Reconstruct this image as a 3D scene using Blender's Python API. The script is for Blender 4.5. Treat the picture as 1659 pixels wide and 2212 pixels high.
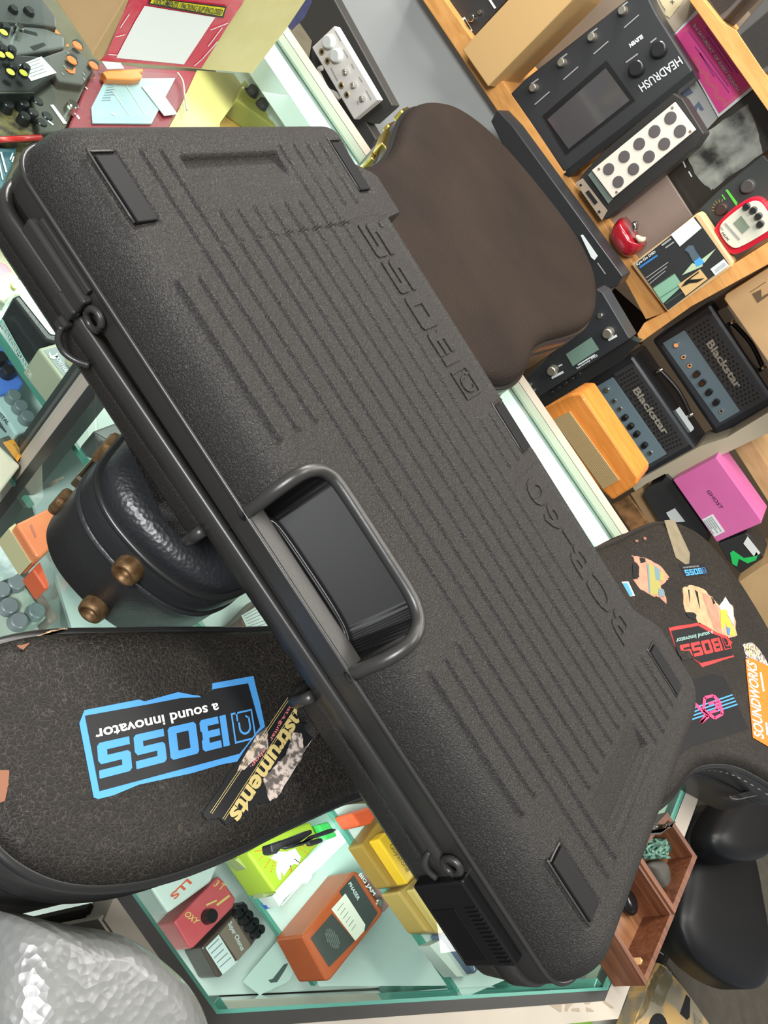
import bpy, bmesh, math, random
import numpy as np
from mathutils import Vector, Matrix
random.seed(7)
SC = bpy.context.scene
COL = SC.collection
for o in list(bpy.data.objects): bpy.data.objects.remove(o)
# ------------------------------------------------------------------ camera, world, lights, exposure
CX, CY, FP = 829.5, 1106.0, 1661.0
CAMH = 0.56                      # camera height above the glass counter top (z = 0)
PHI = math.radians(40)
Lc = np.array([.5657, .8241, .0292]); Lc /= np.linalg.norm(Lc)
ec = np.array([0, 0, 1.]) - Lc * Lc[2]; ec /= np.linalg.norm(ec)
sc_ = np.cross(Lc, ec)
Nc = sc_ * math.cos(PHI) - ec * math.sin(PHI)
Fc = sc_ * math.sin(PHI) + ec * math.cos(PHI)
cam = bpy.data.cameras.new('camera'); camo = bpy.data.objects.new('camera', cam); COL.objects.link(camo)
R3 = np.array([Lc, Fc, Nc])      # camera vector -> world vector
m = Matrix.Identity(4)
for i in range(3):
    m[i][0] = R3[i][0]; m[i][1] = -R3[i][1]; m[i][2] = -R3[i][2]
m[0][3], m[1][3], m[2][3] = 0, 0, CAMH
camo.matrix_world = m
cam.sensor_fit = 'VERTICAL'; cam.sensor_height = 36; cam.lens = FP / 2212 * 36
cam.clip_start = 0.01
SC.camera = camo
SC.view_settings.view_transform = 'Standard'; SC.view_settings.look = 'None'
SC.view_settings.gamma = 1; SC.view_settings.exposure = 0.35
w = bpy.data.worlds.new('world'); SC.world = w; w.use_nodes = True
w.node_tree.nodes['Background'].inputs[0].default_value = (.93, .96, 1, 1)
w.node_tree.nodes['Background'].inputs[1].default_value = 0.27
def area(name, loc, tgt, sx, sy, e, col=(1, 1, 1)):
    l = bpy.data.lights.new(name, 'AREA'); l.shape = 'RECTANGLE'; l.size = sx; l.size_y = sy; l.energy = e; l.color = col
    o = bpy.data.objects.new(name, l); COL.objects.link(o); o.location = loc
    o.rotation_euler = (Vector(tgt) - Vector(loc)).to_track_quat('-Z', 'Y').to_euler(); return o
area('overhead_and_fill_light', (-.45, 1.0, 1.75), (-.2, .7, 0), .9, .3, 5, (1, .98, .95))
area('overhead_and_fill_light', (-1.4, 1.3, 1.45), (0, .6, .2), .5, .25, 24, (1, .97, .92))
area('overhead_and_fill_light', (-.25, -1.0, 1.55), (.1, 1.3, 0), .8, .35, 44, (.97, .98, 1))  # front fill set behind the camera to brighten fronts and the case highlight
area('overhead_and_fill_light', (.25, 1.4, 1.75), (.4, 1.95, 0), .9, .3, 20, (1, .95, .86))  # added to light the fronts of the back shelving
area('overhead_and_fill_light', (1.5, 2.0, 1.7), (.7, 1.0, 0), .5, .5, 13, (1, .95, .88))  # extra light added to brighten the right guitar case
area('overhead_and_fill_light', (-.9, 1.45, 1.7), (-.6, 2.0, -.3), .9, .5, 22, (1, .95, .88))
area('overhead_and_fill_light', (.1, .5, 1.75), (.25, 1.85, .1), .7, .25, 13, (1, .97, .92))  # added fill aimed at the shelf to brighten the flyer
# display case lamps: strips near the back rail and near the front glass, light up the shelves
area('display_case_lamp', (.15, .98, -.03), (.2, .6, -.3), .7, .04, 1.7, (.9, 1, .96))
area('display_case_lamp', (-.75, .98, -.03), (-.6, .6, -.2), .9, .04, .7, (.95, 1, .97))
area('display_case_lamp', (.2, .30, -.02), (.24, .5, -.4), .2, .02, .7, (.9, 1, .96))
area('display_case_lamp', (-.42, .52, -.10), (-.38, .47, -.4), .4, .03, .55, (.9, 1, .96))

# ------------------------------------------------------------------ pixel -> world helpers
def ray(x, y):
    v = np.array([x - CX, y - CY, FP]) / FP
    return R3 @ v
CAMP = np.array([0, 0, CAMH])
class Pl:
    def __init__(s, o, n): s.o = np.array(o, float); s.n = np.array(n, float) / np.linalg.norm(n)
    def at(s, x, y):
        r = ray(x, y); t = ((s.o - CAMP) @ s.n) / (r @ s.n); return CAMP + r * t
    def up(s, d): return Pl(s.o + s.n * d, s.n)
def hz(z): return Pl((0, 0, z), (0, 0, 1))
def vy(y): return Pl((0, y, 0), (0, -1, 0))
def C(ox, oy, s, *pts): return [(ox + x / s, oy + y / s) for x, y in pts]
# ------------------------------------------------------------------ materials
def lin(c):
    return tuple(((v / 255) / 12.92 if v / 255 <= .04045 else ((v / 255 + .055) / 1.055) ** 2.4) for v in c)
MATS = {}
def mat(name, col, rough=.5, metal=0, bump=None, spec=.5, trans=0, alpha=1, emit=0, var=None, coat=0):
    """col sRGB 0-255; bump=(kind,scale,strength); var=(col2,scale,contrast)"""
    if name in MATS: return MATS[name]
    M = bpy.data.materials.new(name); M.use_nodes = True; nt = M.node_tree; b = nt.nodes['Principled BSDF']
    c = lin(col) + (1,)
    b.inputs['Base Color'].default_value = c; b.inputs['Roughness'].default_value = rough
    b.inputs['Metallic'].default_value = metal; b.inputs['Specular IOR Level'].default_value = spec
    b.inputs['Coat Weight'].default_value = coat
    if trans: b.inputs['Transmission Weight'].default_value = trans
    if alpha < 1: b.inputs['Alpha'].default_value = alpha
    if emit: b.inputs['Emission Color'].default_value = c; b.inputs['Emission Strength'].default_value = emit
    tc = nt.nodes.new('ShaderNodeTexCoord')
    if var:
        n = nt.nodes.new('ShaderNodeTexNoise'); n.inputs['Scale'].default_value = var[1]; n.inputs['Detail'].default_value = 6
        nt.links.new(tc.outputs['Object'], n.inputs['Vector'])
        r = nt.nodes.new('ShaderNodeValToRGB'); k = var[2]
        r.color_ramp.elements[0].position = .5 - k; r.color_ramp.elements[1].position = .5 + k
        r.color_ramp.elements[0].color = c; r.color_ramp.elements[1].color = lin(var[0]) + (1,)
        nt.links.new(n.outputs['Fac'], r.inputs[0]); nt.links.new(r.outputs[0], b.inputs['Base Color'])
    if bump:
        kind, s, st = bump[:3]
        bp = nt.nodes.new('ShaderNodeBump'); bp.inputs['Strength'].default_value = st
        bp.inputs['Distance'].default_value = bump[3] if len(bump) > 3 else .001
        if kind == 'noise':
            t = nt.nodes.new('ShaderNodeTexNoise'); t.inputs['Scale'].default_value = s; t.inputs['Detail'].default_value = 3; t.inputs['Distortion'].default_value = .6
            out = t.outputs['Fac']; nt.links.new(tc.outputs['Object'], t.inputs['Vector'])
        elif kind == 'wave':
            t = nt.nodes.new('ShaderNodeTexWave'); t.inputs['Scale'].default_value = s; t.inputs['Distortion'].default_value = 1.5
            out = t.outputs['Fac']; nt.links.new(tc.outputs['Object'], t.inputs['Vector'])
        else:
            t = nt.nodes.new('ShaderNodeTexVoronoi'); t.inputs['Scale'].default_value = s
            if kind == 'crack': t.feature = 'DISTANCE_TO_EDGE'
            out = t.outputs['Distance']; nt.links.new(tc.outputs['Object'], t.inputs['Vector'])
        nt.links.new(out, bp.inputs['Height']); nt.links.new(bp.outputs[0], b.inputs['Normal'])
    MATS[name] = M; return M
def wood(name, c1, c2, scale=30, rot=(0, 0, 0), rough=.45, stretch=(1, 12, 12)):
    if name in MATS: return MATS[name]
    M = mat(name, c1, rough); nt = M.node_tree; b = nt.nodes['Principled BSDF']
    tc = nt.nodes.new('ShaderNodeTexCoord'); mp = nt.nodes.new('ShaderNodeMapping'); mp.inputs['Scale'].default_value = stretch; mp.inputs['Rotation'].default_value = rot
    n = nt.nodes.new('ShaderNodeTexNoise'); n.inputs['Scale'].default_value = scale; n.inputs['Detail'].default_value = 8; n.inputs['Distortion'].default_value = 1.2
    r = nt.nodes.new('ShaderNodeValToRGB'); r.color_ramp.elements[0].position = .3; r.color_ramp.elements[1].position = .7
    r.color_ramp.elements[0].color = lin(c1) + (1,); r.color_ramp.elements[1].color = lin(c2) + (1,)
    nt.links.new(tc.outputs['Object'], mp.inputs[0]); nt.links.new(mp.outputs[0], n.inputs['Vector']); nt.links.new(n.outputs['Fac'], r.inputs[0]); nt.links.new(r.outputs[0], b.inputs['Base Color'])
    return M
def glassmat(name, tint=(.93, .98, .96), gl=.08):
    M = bpy.data.materials.new(name); M.use_nodes = True; nt = M.node_tree; nt.nodes.clear()
    out = nt.nodes.new('ShaderNodeOutputMaterial'); mx = nt.nodes.new('ShaderNodeMixShader'); tr = nt.nodes.new('ShaderNodeBsdfTransparent'); g = nt.nodes.new('ShaderNodeBsdfGlossy')
    f = nt.nodes.new('ShaderNodeFresnel'); f.inputs[0].default_value = 1.45
    tr.inputs[0].default_value = tint + (1,); g.inputs['Roughness'].default_value = .01
    geo = nt.nodes.new('ShaderNodeNewGeometry'); mu = nt.nodes.new('ShaderNodeMath'); mu.operation = 'SUBTRACT'; mu.use_clamp = True
    nt.links.new(f.outputs[0], mu.inputs[0]); nt.links.new(geo.outputs['Backfacing'], mu.inputs[1]); nt.links.new(mu.outputs[0], mx.inputs[0]); nt.links.new(tr.outputs[0], mx.inputs[1]); nt.links.new(g.outputs[0], mx.inputs[2]); nt.links.new(mx.outputs[0], out.inputs[0])
    MATS[name] = M; return M
# ------------------------------------------------------------------ object helpers
def link(name, verts, faces, m, parent=None, org=None, smooth=False):
    me = bpy.data.meshes.new(name)
    v = np.array(verts, float)
    if org is None: org = np.array(parent['_org']) if parent is not None else np.zeros(3)
    v = v - org
    me.from_pydata(v.tolist(), [], [list(f) for f in faces]); me.validate(); me.update()
    me.materials.append(m)
    if smooth:
        me.polygons.foreach_set('use_smooth', [True] * len(me.polygons))
    o = bpy.data.objects.new(name, me); COL.objects.link(o)
    o['_org'] = [float(x) for x in org]
    if parent is not None: o.parent = parent
    else: o.location = org
    return o
def fromq(name, bm, m, parent=None, org=None, smooth=False):
    bmesh.ops.recalc_face_normals(bm, faces=bm.faces)
    bm.verts.index_update()
    vs = [tuple(v.co) for v in bm.verts]; fs = [[v.index for v in f.verts] for f in bm.faces]; bm.free()
    return link(name, vs, fs, m, parent, org, smooth)
def thing(name, label, cat, loc, group=None):
    o = bpy.data.objects.new(name, None); COL.objects.link(o); o.empty_display_size = .02
    o.location = loc; o['_org'] = [float(x) for x in loc]; o['label'] = label; o['category'] = cat
    if group: o['group'] = group
    return o
def tag(o, label, cat, group=None, kind=None):
    o['label'] = label; o['category'] = cat
    if group: o['group'] = group
    if kind: o['kind'] = kind
    return o
def struct(o): o['kind'] = 'structure'; return o
def prism(pts3, n, d, bev=0, seg=2):
    """polygon (3-D points) extruded along -n by d"""
    bm = bmesh.new(); n = np.array(n)
    top = [bm.verts.new(tuple(p)) for p in pts3]; bot = [bm.verts.new(tuple(np.array(p) - n * d)) for p in pts3]
    bm.faces.new(top); bm.faces.new(list(reversed(bot)))
    k = len(top)
    for i in range(k): bm.faces.new([top[i], bot[i], bot[(i + 1) % k], top[(i + 1) % k]])
    bmesh.ops.recalc_face_normals(bm, faces=bm.faces)
    if bev: bmesh.ops.bevel(bm, geom=list(bm.edges), offset=bev, segments=seg, affect='EDGES', profile=.5, clamp_overlap=True)
    return bm
def slab(t, name, pts, pl, d, m, bev=0, org=None, smooth=False):
    P = [pl.at(*p) for p in pts]
    if t is None and org is None:
        org = np.mean(P, axis=0) - pl.n * d
    return fromq(name, prism(P, pl.n, d, bev), m, t, org, smooth)
def item(name, label, cat, pts, pl, d, m, bev=.002, part='body', group=None):
    P = [pl.at(*p) for p in pts]; c = np.mean(P, axis=0)
    if abs(pl.n[2]) < .5: c = np.array([c[0], c[1] + d / 2, min(p[2] for p in P)])
    else: c = c - pl.n * d
    t = thing(name, label, cat, c, group)
    slab(t, part, pts, pl, d, m, bev); return t
def single(name, label, cat, pts, pl, d, m, bev=0, group=None, kind=None):
    o = slab(None, name, pts, pl, d, m, bev); return tag(o, label, cat, group, kind)
def knob(t, name, px, pl, r, h, m, n=20, taper=.85, base=0):
    c = pl.at(*px); ax = Vector(pl.n); q = ax.to_track_quat('Z', 'Y')
    bm = bmesh.new(); prof = [(r, base), (r * .98, base + h * .15), (r * taper, base + h * .9), (r * taper * .85, base + h)]
    rings = []
    for rr, hh in prof:
        rings.append([bm.verts.new(Vector(c) + q @ Vector((rr * math.cos(a), rr * math.sin(a), hh))) for a in [2 * math.pi * i / n for i in range(n)]])
    for a, b in zip(rings, rings[1:]):
        for i in range(n): bm.faces.new([a[i], a[(i + 1) % n], b[(i + 1) % n], b[i]])
    bm.faces.new(rings[-1]); bm.faces.new(list(reversed(rings[0])))
    return fromq(name, bm, m, t)
def tube(t, name, pts, r, m, n=8, org=None, closed=False):
    """tube along 3-D points"""
    pts = [Vector(p) for p in pts]; bm = bmesh.new(); rings = []; k = len(pts)
    for i, p in enumerate(pts):
        a = pts[(i - 1) % k] if closed or i > 0 else p; b = pts[(i + 1) % k] if closed or i < k - 1 else p
        d = (b - a).normalized(); x = d.cross(Vector((0, 0, 1)))
        if x.length < .2: x = d.cross(Vector((0, 1, 0)))
        x.normalize(); y = d.cross(x)
        rr = r[i] if isinstance(r, (list, tuple)) else r
        rings.append([bm.verts.new(p + x * rr * math.cos(2 * math.pi * j / n) + y * rr * math.sin(2 * math.pi * j / n)) for j in range(n)])
    prs = list(zip(rings, rings[1:])) + ([(rings[-1], rings[0])] if closed else [])
    for A, B in prs:
        for j in range(n): bm.faces.new([A[j], A[(j + 1) % n], B[(j + 1) % n], B[j]])
    if not closed: bm.faces.new(rings[-1]); bm.faces.new(list(reversed(rings[0])))
    return fromq(name, bm, m, t, org if org is not None or t is not None else np.array(pts[0]), smooth=True)
TXT = {}
def textmesh(s, bold=0.0):
    key = (s, bold)
    if key in TXT: return TXT[key]
    cu = bpy.data.curves.new('lettering_curve', 'FONT'); cu.body = s; cu.size = 1; cu.offset = bold; cu.resolution_u = 3
    o = bpy.data.objects.new('lettering_tmp', cu); COL.objects.link(o)
    bpy.context.view_layer.update()
    dg = bpy.context.evaluated_depsgraph_get(); me = bpy.data.meshes.new_from_object(o.evaluated_get(dg))
    v = np.array([tuple(q.co)[:2] for q in me.vertices]); f = [list(p.vertices) for p in me.polygons]
    v = v - v.min(axis=0); wd, ht = v.max(axis=0)
    bpy.data.objects.remove(o); bpy.data.curves.remove(cu); bpy.data.meshes.remove(me)
    TXT[key] = (v / [wd, ht], f); return TXT[key]
def txt(t, s, p0, p1, ph, pl, m, lift=.0006, bold=.01, name='lettering', th=.0004):
    """p0,p1 = baseline start/end pixels, ph = pixel of top above p0"""
    v, f = textmesh(s, bold); q = pl.up(lift)
    A, B, H = q.at(*p0), q.at(*p1), q.at(*ph)
    P = [A + (B - A) * x + (H - A) * y for x, y in v]
    return link(name, P, f, m, t)
def polys(t, name, plist, pl, m, lift=.0006):
    """several flat px polygons in one mesh on plane"""
    q = pl.up(lift); V = []; F = []
    for pts in plist:
        F.append(list(range(len(V), len(V) + len(pts)))); V += [q.at(*p) for p in pts]
    return link(name, V, F, m, t)
def bline(p, q, w):
    p = np.array(p, float); q = np.array(q, float); d = (q - p) / np.linalg.norm(q - p); n = np.array([-d[1], d[0]]) * w / 2
    return [tuple(p + n), tuple(q + n), tuple(q - n), tuple(p - n)]
def lerp(a, b, s): return (a[0] + (b[0] - a[0]) * s, a[1] + (b[1] - a[1]) * s)
def quadpt(Q, u, v):
    return lerp(lerp(Q[0], Q[1], u), lerp(Q[3], Q[2], u), v)
def textlines(Q, n, w=.35, seed=1, m0=.08):
    """thin strips standing for small unreadable print inside quad Q"""
    rnd = random.Random(seed); out = []
    for i in range(n):
        v0 = m0 + (1 - 2 * m0) * i / n; v1 = v0 + (1 - 2 * m0) / n * w; e = .95 - rnd.random() * .35
        out.append([quadpt(Q, m0, v0), quadpt(Q, e, v0), quadpt(Q, e, v1), quadpt(Q, m0, v1)])
    return out
# block BOSS word in unit box per letter, reading +x, up +y
LET = {
 'B': [[(0, 0), (.24, 0), (.24, 1), (0, 1)], [(.3, 0), (.92, 0), (1, .08), (1, .23), (.3, .23)], [(.3, .39), (.95, .39), (.95, .61), (.3, .61)], [(.3, .77), (1, .77), (1, .92), (.92, 1), (.3, 1)], [(.72, .23), (1, .23), (1, .34), (.95, .39), (.72, .39)], [(.72, .61), (.95, .61), (1, .66), (1, .77), (.72, .77)]],
 'O': [[(.08, 0), (.92, 0), (1, .08), (1, .23), (0, .23), (0, .08)], [(0, .77), (1, .77), (1, .92), (.92, 1), (.08, 1), (0, .92)], [(0, .23), (.29, .23), (.29, .77), (0, .77)], [(.71, .23), (1, .23), (1, .77), (.71, .77)]],
 'S': [[(.0, 0), (.92, 0), (1, .08), (1, .23), (.0, .23)], [(.08, .39), (1, .39), (1, .5), (.92, .61), (0, .61), (0, .47)], [(0, .77), (1, .77), (1, 1), (.08, 1), (0, .92)], [(0, .61), (.29, .61), (.29, .77), (0, .77)], [(.71, .23), (1, .23), (1, .39), (.71, .39)]],
}
def ringpoly(x0, y0, x1, y1, w):
    return [[(x0, y0), (x1, y0), (x1, y0 + w), (x0, y0 + w)], [(x0, y1 - w), (x1, y1 - w), (x1, y1), (x0, y1)], [(x0, y0 + w), (x0 + w, y0 + w), (x0 + w, y1 - w), (x0, y1 - w)], [(x1 - w, y0 + w), (x1, y0 + w), (x1, y1 - w), (x1 - w, y1 - w)]]
def bossword(logo=True):
    out = []; x = 0
    if logo:
        out += ringpoly(0, 0, .85, 1, .06)
        out.append([(.6, 0), (.66, 0), (.66, .3), (.6, .3)])
        arc = [(.16, .85)] 
        pts = [(.5 , 1)]
        for k in range(12):
            a = math.pi * (k / 11.0); a2 = math.pi * ((k + 1) / 11.0)
            if k == 11: break
            c = (.38, .55); r1, r2 = .24, .17
            out.append([(c[0] + r1 * math.cos(a), c[1] + r1 * math.sin(a)), (c[0] + r1 * math.cos(a2), c[1] + r1 * math.sin(a2)), (c[0] + r2 * math.cos(a2), c[1] + r2 * math.sin(a2)), (c[0] + r2 * math.cos(a), c[1] + r2 * math.sin(a))])
        out.append([(.14, .25), (.21, .25), (.21, .55), (.14, .55)]); out.append([(.55, .35), (.62, .35), (.62, .55), (.55, .55)])
        out.append([(.14, .25), (.3, .15), (.3, .22), (.21, .28)])
        x = 1.05
    for ch in 'BOSS':
        out += [[(x + a * 1.0, b) for a, b in p] for p in LET[ch]]; x += 1.13
    W = x - .13
    return [[(a / W, b) for a, b in p] for p in out]
def bosslogo(t, p0, p1, ph, pl, m, lift=.0006, logo=True, name='logo'):
    q = pl.up(lift); A, B, H = q.at(*p0), q.at(*p1), q.at(*ph); V = []; F = []
    for p in bossword(logo):
        F.append(list(range(len(V), len(V) + len(p)))); V += [A + (B - A) * x + (H - A) * y for x, y in p]
    return link(name, V, F, m, t)
def smoothpoly(pts, closed=True, it=3):
    p = np.array(pts, float)
    for _ in range(it):
        q = np.roll(p, -1, axis=0)
        p = np.stack([p * .75 + q * .25, p * .25 + q * .75], 1).reshape(-1, p.shape[1])
    return p
def loft(t, name, outline, prof, m, smooth=True, org=None, capb=True, capt=True):
    """outline Nx2 CCW; prof list of (inset, z)"""
    o = np.array(outline); nx = np.roll(o, -1, axis=0) - np.roll(o, 1, axis=0)
    nrm = np.stack([nx[:, 1], -nx[:, 0]], 1); nrm /= np.linalg.norm(nrm, axis=1)[:, None] + 1e-9
    area2 = np.sum(o[:, 0] * np.roll(o[:, 1], -1) - np.roll(o[:, 0], -1) * o[:, 1])
    if area2 < 0: nrm = -nrm
    V = []; F = []; k = len(o)
    for ins, z in prof:
        zz = z if np.ndim(z) else np.full(k, z)
        ii = ins if np.ndim(ins) else np.full(k, ins)
        V += np.column_stack([o - nrm * ii[:, None], zz]).tolist()
    for r in range(len(prof) - 1):
        a = r * k; b = a + k
        F += [[a + i, a + (i + 1) % k, b + (i + 1) % k, b + i] for i in range(k)]
    if capt: F.append([(len(prof) - 1) * k + i for i in range(k)])
    if capb: F.append([i for i in reversed(range(k))])
    ob = link(name, V, F, m, t, org, smooth)
    if capt or capb:
        nf = len(ob.data.polygons)
        for i in range(max(0, nf - (1 if capt else 0) - (1 if capb else 0)), nf): ob.data.polygons[i].use_smooth = False
    return ob
# ================================================================== THE SETTING
floor_m = mat('floor_paint', (72, 70, 64), .6, var=((60, 58, 53), 3, .2))
def boxm(name, lo, hi, m, parent=None, bev=0):
    x0, y0, z0 = lo; x1, y1, z1 = hi
    return fromq(name, prism([(x0, y0, z1), (x1, y0, z1), (x1, y1, z1), (x0, y1, z1)], (0, 0, 1), z1 - z0, bev), m, parent, None if parent is not None else np.array([(x0 + x1) / 2, (y0 + y1) / 2, z0]))
struct(boxm('floor', (-3, -1.5, -1.05), (3, 3.2, -1.0), floor_m))
struct(boxm('wall_back', (-3, 2.75, -1.0), (3, 2.85, 1.9), mat('back_wall_paint', (92, 78, 62), .8)))
struct(boxm('ceiling', (-3, -1.5, 1.9), (3, 2.85, 1.95), mat('ceiling_paint', (140, 137, 131), .9)))
# ================================================================== DISPLAY COUNTER
cream = mat('cream_enamel', (182, 173, 158), .5, var=((166, 158, 144), 12, .25))
blackf = mat('black_trim', (44, 44, 42), .4)
teal = mat('glass_edge_green', (84, 150, 134), .2, spec=.8)
white = mat('case_white_laminate', (226, 234, 228), .5, var=((205, 214, 208), 15, .2))
G = glassmat('counter_glass')
OUT = [(-1.7, .44), (-.225, .44), (.125, .215), (.235, .215), (.551, .531), (.566, .85), (.575, 1.12), (-1.7, 1.12)]
ctr = thing('display_counter', 'long glass-topped display counter with cream metal rails and black trim, lit inside', 'display case', (-.3, .7, -1.0))
def offpoly(P, ds):
    """offset each edge i (P[i]->P[i+1]) outward by ds[i]; CCW"""
    k = len(P); L_ = []
    for i in range(k):
        a = np.array(P[i]); b = np.array(P[(i + 1) % k]); d = (b - a) / np.linalg.norm(b - a); n = np.array([d[1], -d[0]])
        L_.append((a + n * ds[i], d))
    out = []
    for i in range(k):
        (p, d), (q, e) = L_[i - 1], L_[i]
        M2 = np.array([d, -e]).T; s = np.linalg.solve(M2, q - p); out.append(tuple(p + d * s[0]))
    return out
def ringobj(name, A, B, z0, z1, m, parent):
    bm = bmesh.new(); k = len(A); R = []
    for P, z in ((A, z0), (A, z1), (B, z1), (B, z0)): R.append([bm.verts.new((p[0], p[1], z)) for p in P])
    for r in range(4):
        a, b = R[r], R[(r + 1) % 4]
        for i in range(k): bm.faces.new([a[i], a[(i + 1) % k], b[(i + 1) % k], b[i]])
    return fromq(name, bm, m, parent)
E8 = [1] * 8
O1 = OUT
O2 = offpoly(OUT, [.008, .008, .010, .010, .002, .002, .002, .01])
O3 = offpoly(OUT, [.016, .016, .024, .026, .026, .026, .028, .02])
Oin = offpoly(OUT, [-.004] * 6 + [-.022, -.01])
gp = fromq('glass_top', prism([(x, y, 0) for x, y in O1], (0, 0, 1), .002), G, ctr)
teal2 = mat('glass_edge_grey', (150, 164, 146), .25, spec=.8)
def strip(name, A, B, i, z0, z1, m):
    j = (i + 1) % 8; q = [(*A[i], z1), (*A[j], z1), (*B[j], z1), (*B[i], z1)]
    fromq(name, prism(q, (0, 0, 1), z1 - z0), m, ctr)
Oe = offpoly(O1, [.0012] * 8); Oi2 = offpoly(OUT, [-.003, -.003, -.0015, -.0015, -.0025, -.0025, -.022, -.01])
for i in range(7):
    if i != 1: strip('glass_edge', Oe, Oi2, i, -.0035, .0006, teal2 if i == 6 else teal)
for i in (2, 3, 4, 5, 6): strip('black_trim', O2, Oe, i, -.02, .001, blackf)
for i in (2, 3, 4, 5, 6): strip('cream_rail', O3, O2, i, -.035, .0005, cream)
# white lamp housing under the back edge of the glass
boxm('lamp_housing', (-1.68, 1.046, -.045), (.56, 1.096, -.009), mat('lamp_housing_white', (226, 240, 232), .4), ctr)
# inside
boxm('back_panel', (-1.68, 1.10, -.42), (.56, 1.112, -.008), white, ctr)
fl = offpoly(OUT, [-.007] * 8)
fromq('case_floor', prism([(x, y, -.36) for x, y in fl], (0, 0, 1), .02), white, ctr)
shelf_m = mat('shelf_surface', (214, 228, 222), .35, var=((190, 206, 200), 9, .25))
sh1 = [(-1.69, .475), (.50, .475), (.555, .56), (.562, 1.09), (-1.69, 1.09)]
sh2 = [(-1.69, .452), (-.2, .452), (-.05, .402), (.405, .402), (.545, .535), (.55, .7), (-1.69, .7)]
fromq('shelf', prism([(x, y, -.13) for x, y in sh1], (0, 0, 1), .006), shelf_m, ctr)
boxm('shelf_edge', (-1.69, .471, -.137), (.49, .475, -.129), teal, ctr)
fromq('shelf', prism([(x, y, -.228) for x, y in sh2], (0, 0, 1), .006), shelf_m, ctr)
boxm('shelf_edge', (-.04, .398, -.235), (.40, .402, -.227), teal, ctr)
boxm('shelf_edge', (-1.69, .448, -.235), (-.2, .452, -.227), teal, ctr)
# lower cabinet
cab = offpoly(OUT, [.004, .004, .018, .02, .02, .02, .02, .01])
ringobj('front_panel', cab, offpoly(OUT, [-.006] * 8), -1.0, -.355, cream, ctr)
ringobj('upper_band', offpoly(OUT, [-.03, -.03, .024, -.03, -.03, -.03, -.03, -.03]), offpoly(OUT, [-.034, -.034, -.002, -.034, -.034, -.034, -.034, -.034]), -.36, -.03, cream, ctr) if False else None
# cream front fascia of the nose (left of the chamfer)
fromq('fascia', prism([(.13, .189, -.002), (.245, .189, -.002), (.245, .193, -.002), (.13, .193, -.002)], (0, 0, 1), .086), cream, ctr)
kick = mat('kick_dark', (46, 42, 38), .7)
fromq('kick_panel', prism([(.125, .196, -.03), (.245, .196, -.03), (.245, .201, -.03), (.125, .201, -.03)], (0, 0, 1), .97), kick, ctr)
fromq('kick_panel', prism([(.03, .270, -.03), (.125, .209, -.03), (.128, .213, -.03), (.033, .274, -.03)], (0, 0, 1), .97), kick, ctr)
# upright posts at the glass joints
def post(x, y, ang, zt, zb):
    q = Matrix.Rotation(ang, 3, 'Z')
    for a0, a1, mm_, nm in ((-.0255, -.009, blackf, 'post_trim'), (-.009, .009, cream, 'post'), (.009, .0255, blackf, 'post_trim')):
        pts = [Vector((x, y, zt)) + q @ Vector(p) for p in ((a0, -.008, 0), (a1, -.008, 0), (a1, .008, 0), (a0, .008, 0))]
        fromq(nm, prism([tuple(p) for p in pts], (0, 0, 1), zt - zb), mm_, ctr)
post(-.2365, .460, math.radians(-22), -.004, -.95)
for (x, y) in ((.238, .220), (.549, .531), (.572, 1.10)):
    fromq('corner_joint', prism([(x - .006, y - .006, -.008), (x + .006, y - .006, -.008), (x + .006, y + .006, -.008), (x - .006, y + .006, -.008)], (0, 0, 1), .35, .001), teal, ctr)
def gpanel(a, b):
    a = np.array(a); b = np.array(b); d = (b - a) / np.linalg.norm(b - a); n = np.array([d[1], -d[0]]) * .003
    fromq('glass_panel', prism([(*(a - n), -.01), (*(b - n), -.01), (*(b + n), -.01), (*(a + n), -.01)], (0, 0, 1), .37), G, ctr)
gpanel((-1.69, .443), (-.245, .443)); gpanel((-.205, .425), (.118, .221)); gpanel((.243, .228), (.543, .527)); gpanel((.549, .54), (.572, 1.09))
boxm('case_divider', (-.31, .71, -.36), (-.305, 1.09, -.02), G, ctr)
# area lights stand for the overhead lamps, several added as fill; the tube lying in the case lights the pedals
emi = mat('case_tube_light', (225, 255, 244), .5, emit=1.6)
tl = thing('tube_light', 'bright white tube light lying across the lit shelf beside the orange wah', 'lamp', (.305, .46, -.222))
tube(tl, 'tube', [(.293, .405, -.207), (.304, .47, -.207), (.318, .585, -.207)], .0085, emi, 12)
boxm('end_cap', (.287, .400, -.222), (.300, .406, -.196), mat('cap_white', (230, 230, 225), .4), tl)
boxm('tube_base', (.30, .45, -.228), (.315, .46, -.212), mat('cap_white', (230, 230, 225), .4), tl)
single('blue_putty', 'small blue plug beside the tube light on the case shelf', 'plug', C(430, 1760, 4.147, (600, 745), (670, 735), (690, 790), (640, 850), (605, 800)), hz(-.215), .012, mat('blue_plastic', (70, 100, 210), .4), .003)
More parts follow.
